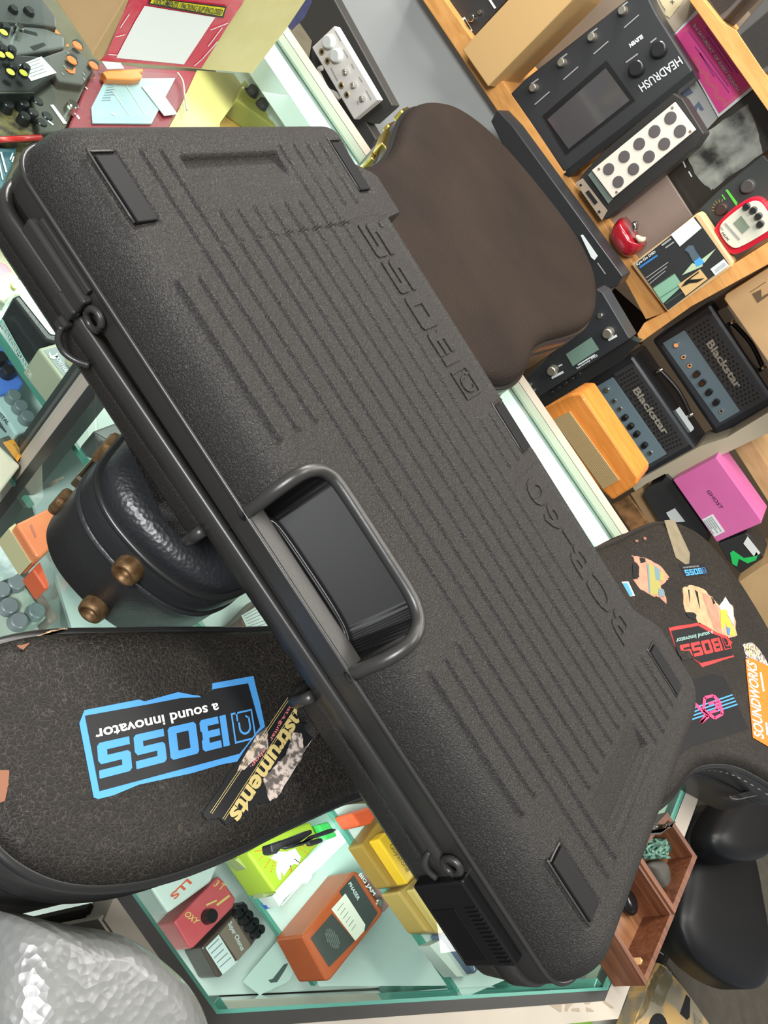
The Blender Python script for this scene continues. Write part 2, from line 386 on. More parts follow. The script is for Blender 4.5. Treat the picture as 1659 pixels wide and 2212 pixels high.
# ================================================================== BLACK PEDALBOARD CASE (lying bottom up)
n_w = np.array([.04167, -.00546, .99912]); U_w = np.array([.99913, .0014, -.04167])
n_w /= np.linalg.norm(n_w); U_w -= n_w * (U_w @ n_w); U_w /= np.linalg.norm(U_w); V_w = np.cross(n_w, U_w)
ORG = CAMP + 0
r0 = ray(193, 330); S0 = .3159
ORG = CAMP + r0 * (S0 / -(r0 @ n_w))
pb = bpy.data.objects.new('pedalboard_case', None); COL.objects.link(pb)
M4 = Matrix.Identity(4)
for i in range(3):
    M4[i][0] = U_w[i]; M4[i][1] = V_w[i]; M4[i][2] = n_w[i]; M4[i][3] = ORG[i]
pb.matrix_world = M4; pb['_org'] = [0., 0., 0.]
tag(pb, 'large ribbed black plastic pedalboard case lying bottom up across the two guitar cases', 'pedalboard case')
def grain(name, col, st, sc=620, stretch=(1, 1, 1), rough=.44):
    M = mat(name, col, rough, spec=.35); nt = M.node_tree; b = nt.nodes['Principled BSDF']
    tc = nt.nodes.new('ShaderNodeTexCoord'); mp = nt.nodes.new('ShaderNodeMapping'); mp.inputs['Scale'].default_value = stretch
    n = nt.nodes.new('ShaderNodeTexNoise'); n.inputs['Scale'].default_value = sc; n.inputs['Detail'].default_value = 2.5; n.inputs['Distortion'].default_value = 1.3
    bp = nt.nodes.new('ShaderNodeBump'); bp.inputs['Strength'].default_value = st; bp.inputs['Distance'].default_value = .002
    n2 = nt.nodes.new('ShaderNodeTexNoise'); n2.inputs['Scale'].default_value = 25; n2.inputs['Detail'].default_value = 5
    rr = nt.nodes.new('ShaderNodeMapRange'); rr.inputs[3].default_value = rough - .05; rr.inputs[4].default_value = rough + .08
    nt.links.new(tc.outputs['Object'], mp.inputs[0]); nt.links.new(mp.outputs[0], n.inputs['Vector']); nt.links.new(n.outputs['Fac'], bp.inputs['Height']); nt.links.new(bp.outputs[0], b.inputs['Normal'])
    nt.links.new(tc.outputs['Object'], n2.inputs['Vector']); nt.links.new(n2.outputs['Fac'], rr.inputs[0]); nt.links.new(rr.outputs[0], b.inputs['Roughness'])
    return M
abs_g = grain('abs_grain', (43, 41, 39), .8, 620, (1, 1, 1))
abs_s = mat('abs_smooth', (48, 47, 45), .34, spec=.5, bump=('noise', 300, .06))
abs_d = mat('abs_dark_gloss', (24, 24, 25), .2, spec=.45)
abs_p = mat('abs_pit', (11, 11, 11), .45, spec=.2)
rub = mat('rubber_pad', (22, 22, 23), .6, spec=.2, bump=('noise', 500, .05))
U0, U1, V0 = -.0325, .5830, -.0195
Hh = .036; RU, RV, RB = .026, .030, .010
def sstep(x, a, b):
    t = np.clip((x - a) / (b - a), 0, 1); return t * t * (3 - 2 * t)
def vback(u):
    b = .2655 + .0225 * (sstep(u, .016, .034) - sstep(u, .0675, .0705)) + .024 * (sstep(u, .455, .50) - sstep(u, .548, .575))
    return b + .003 * (1 - sstep(u, .0, .016))
def spaced(a, b, step, ea, eb):
    ed = np.array([0, .0002, .0006, .0012, .002, .003, .0042, .0056, .0072, .009])
    lo = a + ed; hi = b - ed[::-1]; n = int((hi[0] - lo[-1]) / step)
    return np.concatenate([lo, np.linspace(lo[-1], hi[0], n + 1)[1:-1], hi])
uu = spaced(U0, U1, .0014, 0, 0)
tt = spaced(0, 1, .0026, 0, 0)   # v parameter, scaled per column
ed = np.array([0, .0002, .0006, .0012, .002, .003, .0042, .0056, .0072, .009]) / .285
tt = np.concatenate([ed, np.linspace(ed[-1], 1 - ed[-1], 350)[1:-1], (1 - ed)[::-1]])
Ug, Tg = np.meshgrid(uu, tt, indexing='ij'); VB = vback(Ug); Vg = V0 + Tg * (VB - V0)
a_ = np.clip(np.minimum((Ug - U0) / RU, (U1 - Ug) / RU), 0, 1)
bf = np.clip((Vg - V0) / RV, 0, 1); bb = np.clip((VB - Vg) / RB, 0, 1)
b_ = np.minimum(bf, bb)
hy = np.hypot(1 - a_, 1 - b_); out_ = hy > 1
sc1 = np.where(out_, 1 / np.maximum(hy, 1e-9), 1)
an, bn = 1 - (1 - a_) * sc1, 1 - (1 - b_) * sc1          # pull the square corners in to the rounded ones
Ug = np.where(out_ & (a_ < 1) & (b_ < 1), np.where(Ug < .27, U0 + an * RU, U1 - an * RU), Ug)
Vg = np.where(out_ & (a_ < 1) & (b_ < 1), np.where(Vg < .12, V0 + bn * RV, VB - bn * RB), Vg)
f_ = np.clip(1 - hy, 0, 1)
Z = -Hh * (1 - np.sqrt(np.clip(1 - (1 - f_) ** 2, 0, 1)))
ZE = Z.copy()
# ribs
RH, RW = .0027, .0021
def rib(u0, u1, v):
    du = np.maximum(np.maximum(u0 - Ug, Ug - u1), 0); d = np.hypot(du, Vg - v)
    return RH * np.exp(-(d / RW) ** 4)
rb_ = np.zeros_like(Z)
segs = []
for v in (.0045, .0215): segs += [(.087, .193, v), (.360, .4625, v)]
segs += [(.001, .193, .039), (.360, .541, .039), (.001, .541, .0555)]
for v in (.0725, .0895, .1065, .1232, .140, .1565): segs.append((.047, .498, v))
segs += [(.0, .5355, .174), (.0, .539, .1915)]
for v in (.2085, .2255): segs += [(.0, .0515, v), (.2515, .2945, v), (.4875, .5375, v)]
for s_ in segs: rb_ = np.maximum(rb_, rib(*s_))
Z += rb_
# recessed finger panels (ramps)
def ramp(ua, ub, v0, v1, d):
    s = np.clip((Ug - ua) / (ub - ua), 0, 1); ins = sstep(Vg, v0 - .0008, v0 + .0008) * (1 - sstep(Vg, v1 - .0008, v1 + .0008))
    lo, hi = min(ua, ub), max(ua, ub); ins *= sstep(Ug, lo - .0008, lo + .0008) * (1 - sstep(Ug, hi - .0008, hi + .0008))
    return -d * (1 - s) * ins
Z += ramp(.006, .0365, .068, .1655, .0055) + ramp(.5325, .505, .066, .1625, .0055)
def pad(u0, u1, v0, v1, h):
    return h * sstep(Ug, u0 - .0012, u0 + .0004) * (1 - sstep(Ug, u1 - .0004, u1 + .0012)) * sstep(Vg, v0 - .0012, v0 + .0004) * (1 - sstep(Vg, v1 - .0004, v1 + .0012))
Z += pad(-.0005, .0055, .0695, .168, .0012) + pad(.534, .5395, .069, .160, .0012)
Z += pad(.0675, .2365, .2045, .252, -.0007) + pad(.3085, .4735, .2035, .252, -.0007)
FEET = [(0, .0485, 0, .020), (-.003, .0455, .240, .258), (.249, .2965, .238, .2565), (.4945, .5425, .240, .258), (.498, .546, .0, .020)]
for q in FEET: Z += pad(q[0], q[1], q[2], q[3], -.0022)
# handle pit
pin = sstep(Ug, .2215, .2235) * (1 - sstep(Ug, .3335, .3355))
cr = np.hypot(np.clip(Ug - .316, 0, 1) / .018, np.clip(Vg - .002, 0, 1) / .0185); cl = np.hypot(np.clip(.236 - Ug, 0, 1) / .0135, np.clip(Vg - .008, 0, 1) / .0125)
lim = (Vg < .0205) & (cr < 1.0) & (cl < 1.0) & (Ug > .2225) & (Ug < .3343)
Z = np.where(lim, -.070, Z)
nu, nv = Ug.shape
idx = np.arange(nu * nv).reshape(nu, nv)
F4 = np.stack([idx[:-1, :-1], idx[1:, :-1], idx[1:, 1:], idx[:-1, 1:]], -1).reshape(-1, 4)
me = bpy.data.meshes.new('bottom_shell'); me.from_pydata(np.column_stack([Ug.ravel(), Vg.ravel(), Z.ravel()]).tolist(), [], F4.tolist())
me.update(); me.materials.append(abs_g); me.polygons.foreach_set('use_smooth', [True] * len(me.polygons))
# keep the pit walls crisp and smooth-skinned
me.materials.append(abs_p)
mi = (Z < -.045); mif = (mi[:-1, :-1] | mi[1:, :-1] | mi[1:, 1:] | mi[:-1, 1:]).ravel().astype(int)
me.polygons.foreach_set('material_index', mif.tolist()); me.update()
o = bpy.data.objects.new('bottom_shell', me); COL.objects.link(o); o.parent = pb
# outline of the shell (CCW)
def outline(ext=0., r=.026, notch=0.):
    pts = []
    def arc(cx, cy, a0, a1, rr, n=10): pts.extend([(cx + rr * math.cos(a0 + (a1 - a0) * i / n), cy + rr * math.sin(a0 + (a1 - a0) * i / n)) for i in range(n + 1)])
    u0, u1, v0 = U0 - ext, U1 + ext, V0 - ext
    arc(u0 + r, v0 + r, math.pi, 1.5 * math.pi, r)
    us = np.linspace(u0 + r + .002, u1 - r - .002, 220)
    for u in us:
        nn = notch * (sstep(u, .2145, .2155) - sstep(u, .3375, .3385)); pts.append((u, v0 + float(nn)))
    arc(u1 - r, v0 + r, -.5 * math.pi, 0, r)
    arc(u1 - .012, float(vback(U1)) + ext - .012, 0, .5 * math.pi, .012, 5)
    for u in np.linspace(u1 - .014, u0 + .014, 160): pts.append((u, float(vback(u)) + ext))
    arc(u0 + .012, float(vback(U0)) + ext - .012, .5 * math.pi, math.pi, .012, 5)
    return pts
ol = outline()
loft(pb, 'rim', ol, [(.004, -.0525), (-.0005, -.0525), (-.0012, -.0515), (-.0004, -.040), (-.0008, -.0375), (-.0022, -.0355), (-.0016, -.0337), (.0006, -.0335), (.003, -.037)], abs_s, capb=False, capt=False)
# lid (the mate below), hanging a little open at the broken latch
tilt = lambda u: -.0085 * np.clip(1 - (u + .03) / .42, 0, 1) ** 1.2
oa = np.array(ol); zt = tilt(oa[:, 0]) - .0545
loft(pb, 'lid_rim', ol, [(.02, zt - .018), (.001, zt - .018), (-.0025, zt - .0165), (-.003, zt - .002), (-.0015, zt), (.003, zt), (.0035, zt - .004), (.02, zt - .006)], abs_s, capb=False, capt=False)
oln = outline(0, .026, .030); ob_ = np.array(oln); z2 = tilt(ob_[:, 0])
loft(pb, 'lid_body', oln, [(.032, np.full(len(oln), -.111)), (.017, np.full(len(oln), -.1095)), (.0085, np.full(len(oln), -.104)), (.003, np.full(len(oln), -.095)), (.0008, z2 * .6 - .080), (-.0005, z2 - .0715), (.006, z2 - .069)], abs_g, capt=False)
for uc, sg in ((.2135, 1), (.3395, -1)):
    tube(pb, 'lid_handle_trim', [(uc, -.0215, -.0745), (uc, -.0225, -.084), (uc, -.020, -.096), (uc, -.008, -.104), (uc, .01, -.106)], .0042, abs_s, 10, np.zeros(3))
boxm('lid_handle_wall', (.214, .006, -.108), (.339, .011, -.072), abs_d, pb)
# handle trim tube and grip bar
path = [(.2195, -.0195, -.037), (.2195, -.017, -.026), (.2185, -.011, -.0125), (.218, -.002, -.003), (.2185, .006, .0008), (.2215, .0155, .002), (.2275, .0215, .002), (.236, .0240, .002), (.262, .0245, .002), (.29, .0245, .002), (.314, .0242, .002), (.3255, .0215, .002), (.333, .0155, .002), (.3372, .006, .0008), (.3385, -.002, -.003), (.338, -.011, -.0125), (.3365, -.017, -.026), (.3365, -.0195, -.037)]
def crp(P, n=4):
    P = [Vector(p) for p in P]; out = []
    for i in range(len(P) - 1):
        p0, p1, p2, p3 = P[max(i - 1, 0)], P[i], P[i + 1], P[min(i + 2, len(P) - 1)]
        for j in range(n):
            t = j / n; out.append(.5 * ((2 * p1) + (-p0 + p2) * t + (2 * p0 - 5 * p1 + 4 * p2 - p3) * t * t + (-p0 + 3 * p1 - 3 * p2 + p3) * t ** 3))
    out.append(P[-1]); return out
tube(pb, 'handle_trim', crp(path), .0046, abs_s, 14, np.zeros(3))
boxm('handle_grip', (.2215, -.0205, -.0525), (.335, -.0050, -.0345), abs_s, pb, .0016)
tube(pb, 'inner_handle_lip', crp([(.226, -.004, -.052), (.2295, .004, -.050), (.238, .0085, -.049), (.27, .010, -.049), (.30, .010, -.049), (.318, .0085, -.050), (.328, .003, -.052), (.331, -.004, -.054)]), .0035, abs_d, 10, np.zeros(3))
for q in FEET:
    s = .0012
    f = fromq('rubber_foot', prism([(q[0] + .002, q[2] + .0022, .0008), (q[1] - .002, q[2] + .0022, .0008), (q[1] - .002, q[3] - .0018, .0008), (q[0] + .002, q[3] - .0018, .0008)], (0, 0, 1), .0032, .0008), rub, pb)
    tube(f, 'foot_surround', crp([(q[1] - .002, q[2] - .0006, .0002), (q[0] + .001, q[2] - .0006, .0002), (q[0] - .0006, q[2] + .002, .0002), (q[0] - .0006, q[3] - .001, .0002)], 5), .0008, abs_s, 6, np.zeros(3))
# raised lettering: BOSS and BCB-60
lp = Pl((0, 0, 0), (0, 0, 1))
def localpolys(name, P2, A, B, H, z, m, th=.0007):
    A, B, H = map(np.array, (A, B, H)); bm = bmesh.new()
    for poly in P2:
        ps = [A + (B - A) * x + (H - A) * y for x, y in poly]
        t_ = [bm.verts.new((p[0], p[1], z)) for p in ps]; b_ = [bm.verts.new((p[0], p[1], z - th)) for p in ps]; k = len(ps)
        bm.faces.new(t_)
        for i in range(k): bm.faces.new([t_[i], b_[i], b_[(i + 1) % k], t_[(i + 1) % k]])
    return fromq(name, bm, m, pb)
abs_l = mat('abs_letter', (50, 48, 46), .6, spec=.5, bump=('noise', 300, .05))
localpolys('embossed_logo', bossword(True), (.2335, .2335), (.0725, .2335), (.2335, .2085), .0006, abs_g, .0014)
def local_text(s, A, B, H, z, m, name, bold=0.0, inner=None):
    v, f = textmesh(s, bold); A, B, H = map(np.array, (A, B, H))
    bm = bmesh.new(); vs = [bm.verts.new((*(A + (B - A) * x + (H - A) * y), z)) for x, y in v]
    for q in f:
        try: bm.faces.new([vs[i] for i in q])
        except ValueError: pass
    r = bmesh.ops.extrude_face_region(bm, geom=list(bm.faces)); bmesh.ops.translate(bm, verts=[g for g in r['geom'] if isinstance(g, bmesh.types.BMVert)], vec=(0, 0, -.0014))
    return fromq(name, bm, m, pb)
local_text('BCB-60', (.4705, .2365), (.3145, .2365), (.4705, .2115), .0004, abs_g, 'embossed_model_number', .02)
local_text('R', (.0775, .2425), (.0715, .2425), (.0775, .2385), .0004, abs_l, 'registered_mark', .01)
# left (broken) latch mount
def lbox(name, lo, hi, m, bev=.0012): return boxm(name, lo, hi, m, pb, bev)
lbox('latch_mount', (.008, -.0275, -.0555), (.066, -.0195, -.0435), abs_s, .0018)
lbox('latch_rail', (.012, -.0235, -.0435), (.062, -.0195, -.0385), abs_s, .001)
lbox('latch_stub', (.050, -.0295, -.064), (.066, -.0215, -.054), abs_s, .0018)
def eyelet(name, u, v, z, r, rt, m):
    tube(pb, name, [(u + r * math.cos(a), v + .35 * r * math.sin(a) * 0, z + r * math.sin(a)) for a in [2 * math.pi * i / 18 for i in range(18)]], rt, m, 8, np.zeros(3), closed=True)
eyelet('latch_eyelet', .0755, -.0245, -.0475, .0062, .0024, abs_s)
tube(pb, 'latch_hook', crp([(.064, -.028, -.072), (.068, -.030, -.079), (.075, -.029, -.083), (.083, -.026, -.082), (.090, -.022, -.078)]), .0022, abs_s, 8, np.zeros(3))
lbox('latch_stub', (.058, -.0285, -.0775), (.0665, -.021, -.068), abs_s, .002)
# right latch: glossy flap with ribbed grip
flap = lbox('latch_flap', (.481, -.0285, -.088), (.546, -.0185, -.0435), abs_d, .0015)
for k in range(14): boxm('latch_grip_rib', (.5 + .0032 * k, -.0295, -.056), (.5014 + .0032 * k, -.0275, -.0455), abs_d, flap, .0003)
fromq('latch_recess_rim', prism([(.500, -.0292, -.063), (.541, -.0292, -.063), (.541, -.0292, -.085), (.500, -.0292, -.085)], (0, -1, 0), .002, .0008), mat('latch_inner', (16, 16, 17), .25), pb)
eyelet('latch_eyelet', .4725, -.0245, -.048, .0058, .0026, abs_s)
tube(pb, 'latch_hook', crp([(.462, -.022, -.062), (.466, -.0255, -.066), (.472, -.0265, -.0675), (.479, -.0255, -.066)]), .0022, abs_s, 8, np.zeros(3))

# ================================================================== GUITAR CASES
def leather(name, col, line, sc=420, st=.5, rough=.45, mode='crack', mix=.5):
    M = mat(name, col, rough, spec=.18); nt = M.node_tree; b = nt.nodes['Principled BSDF']
    tc = nt.nodes.new('ShaderNodeTexCoord'); n0 = nt.nodes.new('ShaderNodeTexNoise'); n0.inputs['Scale'].default_value = sc * .35; n0.inputs['Detail'].default_value = 3
    mxv = nt.nodes.new('ShaderNodeMix'); mxv.data_type = 'VECTOR'; mxv.inputs['Factor'].default_value = .012
    nt.links.new(tc.outputs['Object'], n0.inputs['Vector'])
    nt.links.new(tc.outputs['Object'], mxv.inputs[4]); nt.links.new(n0.outputs['Color'], mxv.inputs[5])
    v = nt.nodes.new('ShaderNodeTexVoronoi'); v.inputs['Scale'].default_value = sc; v.feature = 'DISTANCE_TO_EDGE' if mode == 'crack' else 'F1'
    nt.links.new(mxv.outputs[1], v.inputs['Vector'])
    r = nt.nodes.new('ShaderNodeValToRGB'); r.color_ramp.elements[0].position = 0; r.color_ramp.elements[1].position = .055 if mode == 'crack' else .6
    r.color_ramp.elements[0].color = lin(line) + (1,); r.color_ramp.elements[1].color = lin(col) + (1,)
    nb = nt.nodes.new('ShaderNodeTexNoise'); nb.inputs['Scale'].default_value = 9; nb.inputs['Detail'].default_value = 6
    mr = nt.nodes.new('ShaderNodeMapRange'); mr.inputs[1].default_value = .42; mr.inputs[2].default_value = .6; mr.inputs[3].default_value = mix * .55; mr.inputs[4].default_value = mix
    nt.links.new(tc.outputs['Object'], nb.inputs['Vector']); nt.links.new(nb.outputs['Fac'], mr.inputs[0])
    mc = nt.nodes.new('ShaderNodeMix'); mc.data_type = 'RGBA'; mc.inputs[6].default_value = lin(col) + (1,)
    nt.links.new(v.outputs['Distance'], r.inputs[0]); nt.links.new(r.outputs[0], mc.inputs[7]); nt.links.new(mr.outputs[0], mc.inputs[0]); nt.links.new(mc.outputs[2], b.inputs['Base Color'])
    bp = nt.nodes.new('ShaderNodeBump'); bp.inputs['Strength'].default_value = st; bp.inputs['Distance'].default_value = .0006
    nt.links.new(v.outputs['Distance'], bp.inputs['Height']); nt.links.new(bp.outputs[0], b.inputs['Normal'])
    return M
lea1 = leather('worn_black_tolex', (30, 28, 26), (84, 78, 67), 330, .7, .5, 'crack', .75)
lea1s = mat('case_side_vinyl', (52, 51, 50), .4, bump=('noise', 220, .3))
lea2 = mat('brown_tolex', (34, 27, 23), .7, spec=.15, bump=('vor', 380, .6, .0012), var=((44, 35, 29), 7, .2))
lea2h = mat('black_pebble_tolex', (36, 37, 39), .36, bump=('vor', 330, .4, .0008), spec=.5)
lea2s = mat('black_side_vinyl', (40, 41, 42), .34, bump=('noise', 260, .3), spec=.5)
H1 = .112
c1 = [(-.058, .178), (-.052, .205), (-.042, .228), (-.018, .268), (0, .299), (.044, .371), (.088, .47), (.118, .58), (.140, .68), (.165, .752), (.186, .79), (.205, .825), (.225, .895), (.243, .975), (.265, 1.045), (.311, 1.118), (.377, 1.150), (.458, 1.150), (.54, 1.135), (.62, 1.09), (.665, 1.03), (.675, .96), (.64, .895), (.576, .856), (.53, .822), (.493, .778), (.471, .743), (.459, .704), (.454, .675), (.443, .644), (.42, .592), (.37, .53), (.30, .48), (.235, .43), (.185, .356), (.155, .282), (.138, .232), (.118, .189), (.094, .157), (.070, .139), (.040, .130), (.0, .133), (-.034, .148)]
c1 = [tuple(p) for p in smoothpoly(c1, it=3)]
g1 = thing('guitar_case', 'worn black guitar case with torn stickers under the right of the pedalboard case', 'guitar case', (.25, .6, 0), 'hard guitar cases on the glass counter')
a2 = sum(c1[i][0] * c1[(i + 1) % len(c1)][1] - c1[(i + 1) % len(c1)][0] * c1[i][1] for i in range(len(c1)))
if a2 < 0: c1 = c1[::-1]
loft(g1, 'case_base', c1, [(.006, .0), (.002, .003), (.002, .060)], lea1s, capt=False)
loft(g1, 'seam', c1, [(.003, .058), (-.0012, .060), (-.0012, .063), (.003, .065)], mat('dark_seam', (22, 22, 22), .4), capb=False, capt=False)
loft(g1, 'lid_side', c1, [(.002, .064), (.0012, .078), (.002, .094), (.0035, .0985)], lea1s, capb=False, capt=False)
loft(g1, 'piping', c1, [(.004, .097), (.0005, .098), (.0, .100), (.0015, .1025), (.005, .1025)], mat('black_piping', (34, 34, 34), .3), capb=False, capt=False)
loft(g1, 'lid', c1, [(.004, .100), (.005, .1045), (.0085, .1085), (.014, .111), (.022, H1)], lea1, capb=False)
c2 = [(-.141, .358), (-.155, .40), (-.178, .47), (-.205, .56), (-.25, .66), (-.30, .75), (-.335, .81), (-.342, .863), (-.346, .922), (-.366, .98), (-.397, 1.03), (-.424, 1.075), (-.444, 1.129), (-.450, 1.205), (-.436, 1.267), (-.388, 1.327), (-.309, 1.362), (-.231, 1.384), (-.160, 1.392), (-.100, 1.369), (-.060, 1.322), (-.030, 1.261), (-.020, 1.196), (-.027, 1.117), (-.036, 1.05), (-.034, .997), (-.024, .968), (-.013, .936), (-.010, .90), (-.015, .868), (-.024, .845), (-.045, .80), (-.06, .72), (-.05, .60), (-.022, .48), (-.002, .41), (.009, .372), (.005, .344), (-.006, .328), (-.022, .317), (-.044, .3085), (-.064, .3045), (-.084, .3025), (-.101, .3045), (-.118, .312), (-.127, .324), (-.133, .338)]
c2 = [tuple(p) for p in smoothpoly(c2, it=3)]
a2 = sum(c2[i][0] * c2[(i + 1) % len(c2)][1] - c2[(i + 1) % len(c2)][0] * c2[i][1] for i in range(len(c2)))
if a2 < 0: c2 = c2[::-1]
g2 = thing('guitar_case', 'dark brown guitar case with brass feet on its headstock end and no stickers', 'guitar case', (-.2, .8, 0), 'hard guitar cases on the glass counter')
loft(g2, 'case_base', c2, [(.005, .0), (.001, .004), (.0, .066)], lea2s, capt=False)
loft(g2, 'seam', c2, [(.003, .066), (-.0014, .068), (-.0014, .070), (.003, .072)], lea2s, capb=False, capt=False)
loft(g2, 'lid_side', c2, [(.001, .071), (-.0005, .082), (.0012, .092), (.003, .0965)], lea2s, capb=False, capt=False)
loft(g2, 'piping', c2, [(.0035, .0950), (.0, .0965), (-.0006, .0985), (.0012, .101), (.005, .101)], mat('black_piping', (34, 34, 34), .3), capb=False, capt=False)
# lid in two coverings: pebbled black at the headstock, worn brown on the body
def lidpart(name, keep, m):
    prof = [(.004, .0985), (.0045, .107), (.007, .1125), (.012, .117), (.02, .1195), (.03, .1205)]
    o = np.array(c2); nx = np.roll(o, -1, axis=0) - np.roll(o, 1, axis=0); nr = np.stack([nx[:, 1], -nx[:, 0]], 1); nr /= np.linalg.norm(nr, axis=1)[:, None]
    k = len(o); V = []; F = []
    for ins, z in prof: V += np.column_stack([o - nr * ins, np.full(k, z)]).tolist()
    bm = bmesh.new(); vs = [bm.verts.new(v) for v in V]
    for r in range(len(prof) - 1):
        for i in range(k): bm.faces.new([vs[r * k + i], vs[r * k + (i + 1) % k], vs[(r + 1) * k + (i + 1) % k], vs[(r + 1) * k + i]])
    bm.faces.new([vs[(len(prof) - 1) * k + i] for i in range(k)])
    bmesh.ops.bisect_plane(bm, geom=list(bm.verts) + list(bm.edges) + list(bm.faces), plane_co=(0, .56, 0), plane_no=(0, 1 if keep == 'near' else -1, 0), clear_outer=True)
    return fromq(name, bm, m, g2, smooth=True)
lidpart('lid_headstock_end', 'near', lea2h); lidpart('lid_body_end', 'far', lea2)
# brass feet on the headstock end
brass = mat('aged_brass', (140, 114, 80), .5, .6, var=((104, 76, 46), 160, .15))
brassd = mat('brass_recess', (84, 54, 36), .5, .5)
def proj(w_):
    v = R3.T @ (np.array(w_) - CAMP); return np.array([CX + FP * v[0] / v[2], CY + FP * v[1] / v[2]])
def onwall(host, px, z0=.012, z1=.09):
    o = np.array(host); nx = np.roll(o, -1, axis=0) - np.roll(o, 1, axis=0); best = None
    for j in range(len(o)):
        nn = np.array([nx[j][1], -nx[j][0]]); to = -o[j]
        if nn @ to <= 0: continue
        for z in np.linspace(z0, z1, 40):
            d = np.linalg.norm(proj((o[j][0], o[j][1], z)) - np.array(px))
            if best is None or d < best[0]: best = (d, j, z)
    return best[1], best[2]
def foot(px, z):
    o = np.array(c2); j, z = onwall(c2, px); t_ = o[(j + 1) % len(o)] - o[j - 1]; nn = np.array([t_[1], -t_[0], 0]); nn /= np.linalg.norm(nn)
    pl = Pl((o[j][0], o[j][1], z), nn); c_ = np.array([o[j][0], o[j][1], z])
    ax = Vector(nn); q = ax.to_track_quat('Z', 'Y'); bm = bmesh.new(); rings = []
    for rr, hh in [(.0108, -.002), (.0108, .004), (.0098, .0085), (.0085, .0095), (.0068, .009), (.0052, .005), (.0048, .002)]:
        rings.append([bm.verts.new(Vector(c_) + q @ Vector((rr * math.cos(2 * math.pi * i / 26), rr * math.sin(2 * math.pi * i / 26), hh))) for i in range(26)])
    for a, b in zip(rings, rings[1:]):
        for i in range(26): bm.faces.new([a[i], a[(i + 1) % 26], b[(i + 1) % 26], b[i]])
    bm.faces.new(rings[-1]); fo = fromq('brass_foot', bm, brass, g2, smooth=True)
    return fo
foot((280, 1225), .074); foot((200, 1320), .024)
# side latch between two brass bumpers on the headstock's left side
def sidepatch(name, px, z, w, h, d, m, host, parent, bev=.002, bulge=0, yaw=0):
    p = hz(z).at(*px); o = np.array(host)
    if px[1] > 900: j, z = onwall(host, px)
    else: j = int(np.argmin(np.linalg.norm(o - p[:2], axis=1)))
    t_ = o[(j + 1) % len(o)] - o[j - 1]; t_ = t_ / np.linalg.norm(t_)
    nn = np.array([t_[1], -t_[0]]); c_ = o[j]
    pts = [(*(c_ + t_ * sx * w / 2 + nn * (d if s else -.004)), z + h / 2) for sx, s in ((-1, 0), (-1, 1), (1, 1), (1, 0))]
    return fromq(name, prism(pts, (0, 0, 1), h, bev), m, parent)
nick = mat('nickel', (190, 178, 150), .25, 1)
sidepatch('brass_bumper', C(60, 900, 3.07, (500, 195))[0], .075, .020, .024, .006, brass, c2, g2, .004)
sidepatch('brass_bumper', C(60, 900, 3.07, (215, 560))[0], .022, .018, .022, .006, brass, c2, g2, .004)
sidepatch('latch', C(60, 900, 3.07, (370, 350))[0], .055, .028, .014, .005, nick, c2, g2, .002)
gold = mat('gold_latch', (205, 180, 90), .25, 1)
for px, z, w_, h_ in (((820, 300), .075, .05, .020), ((842, 268), .06, .04, .012), ((862, 238), .085, .03, .018), ((795, 358), .05, .02, .03)):
    sidepatch('latch', px, z, w_, h_, .006, gold, c2, g2, .002)
# chrome latches of the sticker case
chrome = mat('chrome', (200, 200, 198), .12, 1)
dchr = mat('dark_chrome', (120, 122, 124), .3, .8)
pl95 = hz(.078)
for nm, poly, z, d, mm_ in (('latch_plate', C(430, 1760, 4.147, (640, 265), (860, 190), (1010, 130), (1020, 165), (900, 250), (740, 300), (700, 350), (650, 340)), .070, .012, dchr),
                      ('latch_lever', C(430, 1760, 4.147, (740, 290), (960, 230), (1010, 185), (1190, 120), (1240, 130), (1200, 160), (1040, 210), (940, 270), (800, 308)), .080, .005, dchr),
                      ('latch_tab', C(430, 1760, 4.147, (975, 235), (1100, 205), (1118, 235), (1100, 250), (1000, 282), (982, 262)), .066, .004, dchr)):
    slab(g1, nm, poly, hz(z), d, mm_, .001)
for nm, poly, z, d in (('latch_plate', C(1350, 1700, 4.32, (145, 385), (270, 340), (370, 345), (330, 420), (130, 440)), .07, .01),
                       ('latch_lever', C(1350, 1700, 4.32, (130, 430), (330, 415), (420, 375), (380, 345), (460, 318), (485, 328), (400, 385), (345, 440), (140, 448)), .078, .004),
                       ('latch_plate', C(1350, 1700, 4.32, (980, 80), (1180, 28), (1250, 30), (1245, 80), (1060, 120), (1000, 110)), .075, .01)):
    slab(g1, nm, poly, hz(z), d, chrome, .001)
# white stitching on the body side
stw = mat('stitch_thread', (200, 196, 186), .7)
sti = []
pts_ = C(1200, 1500, 3.107, (1040, 518), (1110, 520), (1180, 545), (1250, 568), (1320, 585), (1426, 606))
side_pl = hz(.085)
for a, b in zip(pts_, pts_[1:]):
    nseg = 4
    for k in range(nseg): sti.append(bline(lerp(a, b, (k + .15) / nseg), lerp(a, b, (k + .75) / nseg), 2.4))
import_ok = True
sgs = [p for p in c1 if p[0] > .44 and .70 < p[1] < .88]
bm = bmesh.new(); oc = np.array(c1); 
for i in range(0, len(oc) - 1, 2):
    p, q = oc[i], oc[i + 1]
    if p[0] > .44 and .72 < p[1] < .9:
        t_ = (q - p) / np.linalg.norm(q - p); nn = np.array([t_[1], -t_[0]])
        a = p + nn * .0006; b = a + t_ * .006
        vs = [bm.verts.new((a[0], a[1], .088)), bm.verts.new((b[0], b[1], .088)), bm.verts.new((b[0], b[1], .0895)), bm.verts.new((a[0], a[1], .0895))]
        bm.faces.new(vs)
if len(bm.faces): fromq('stitching', bm, stw, g1)
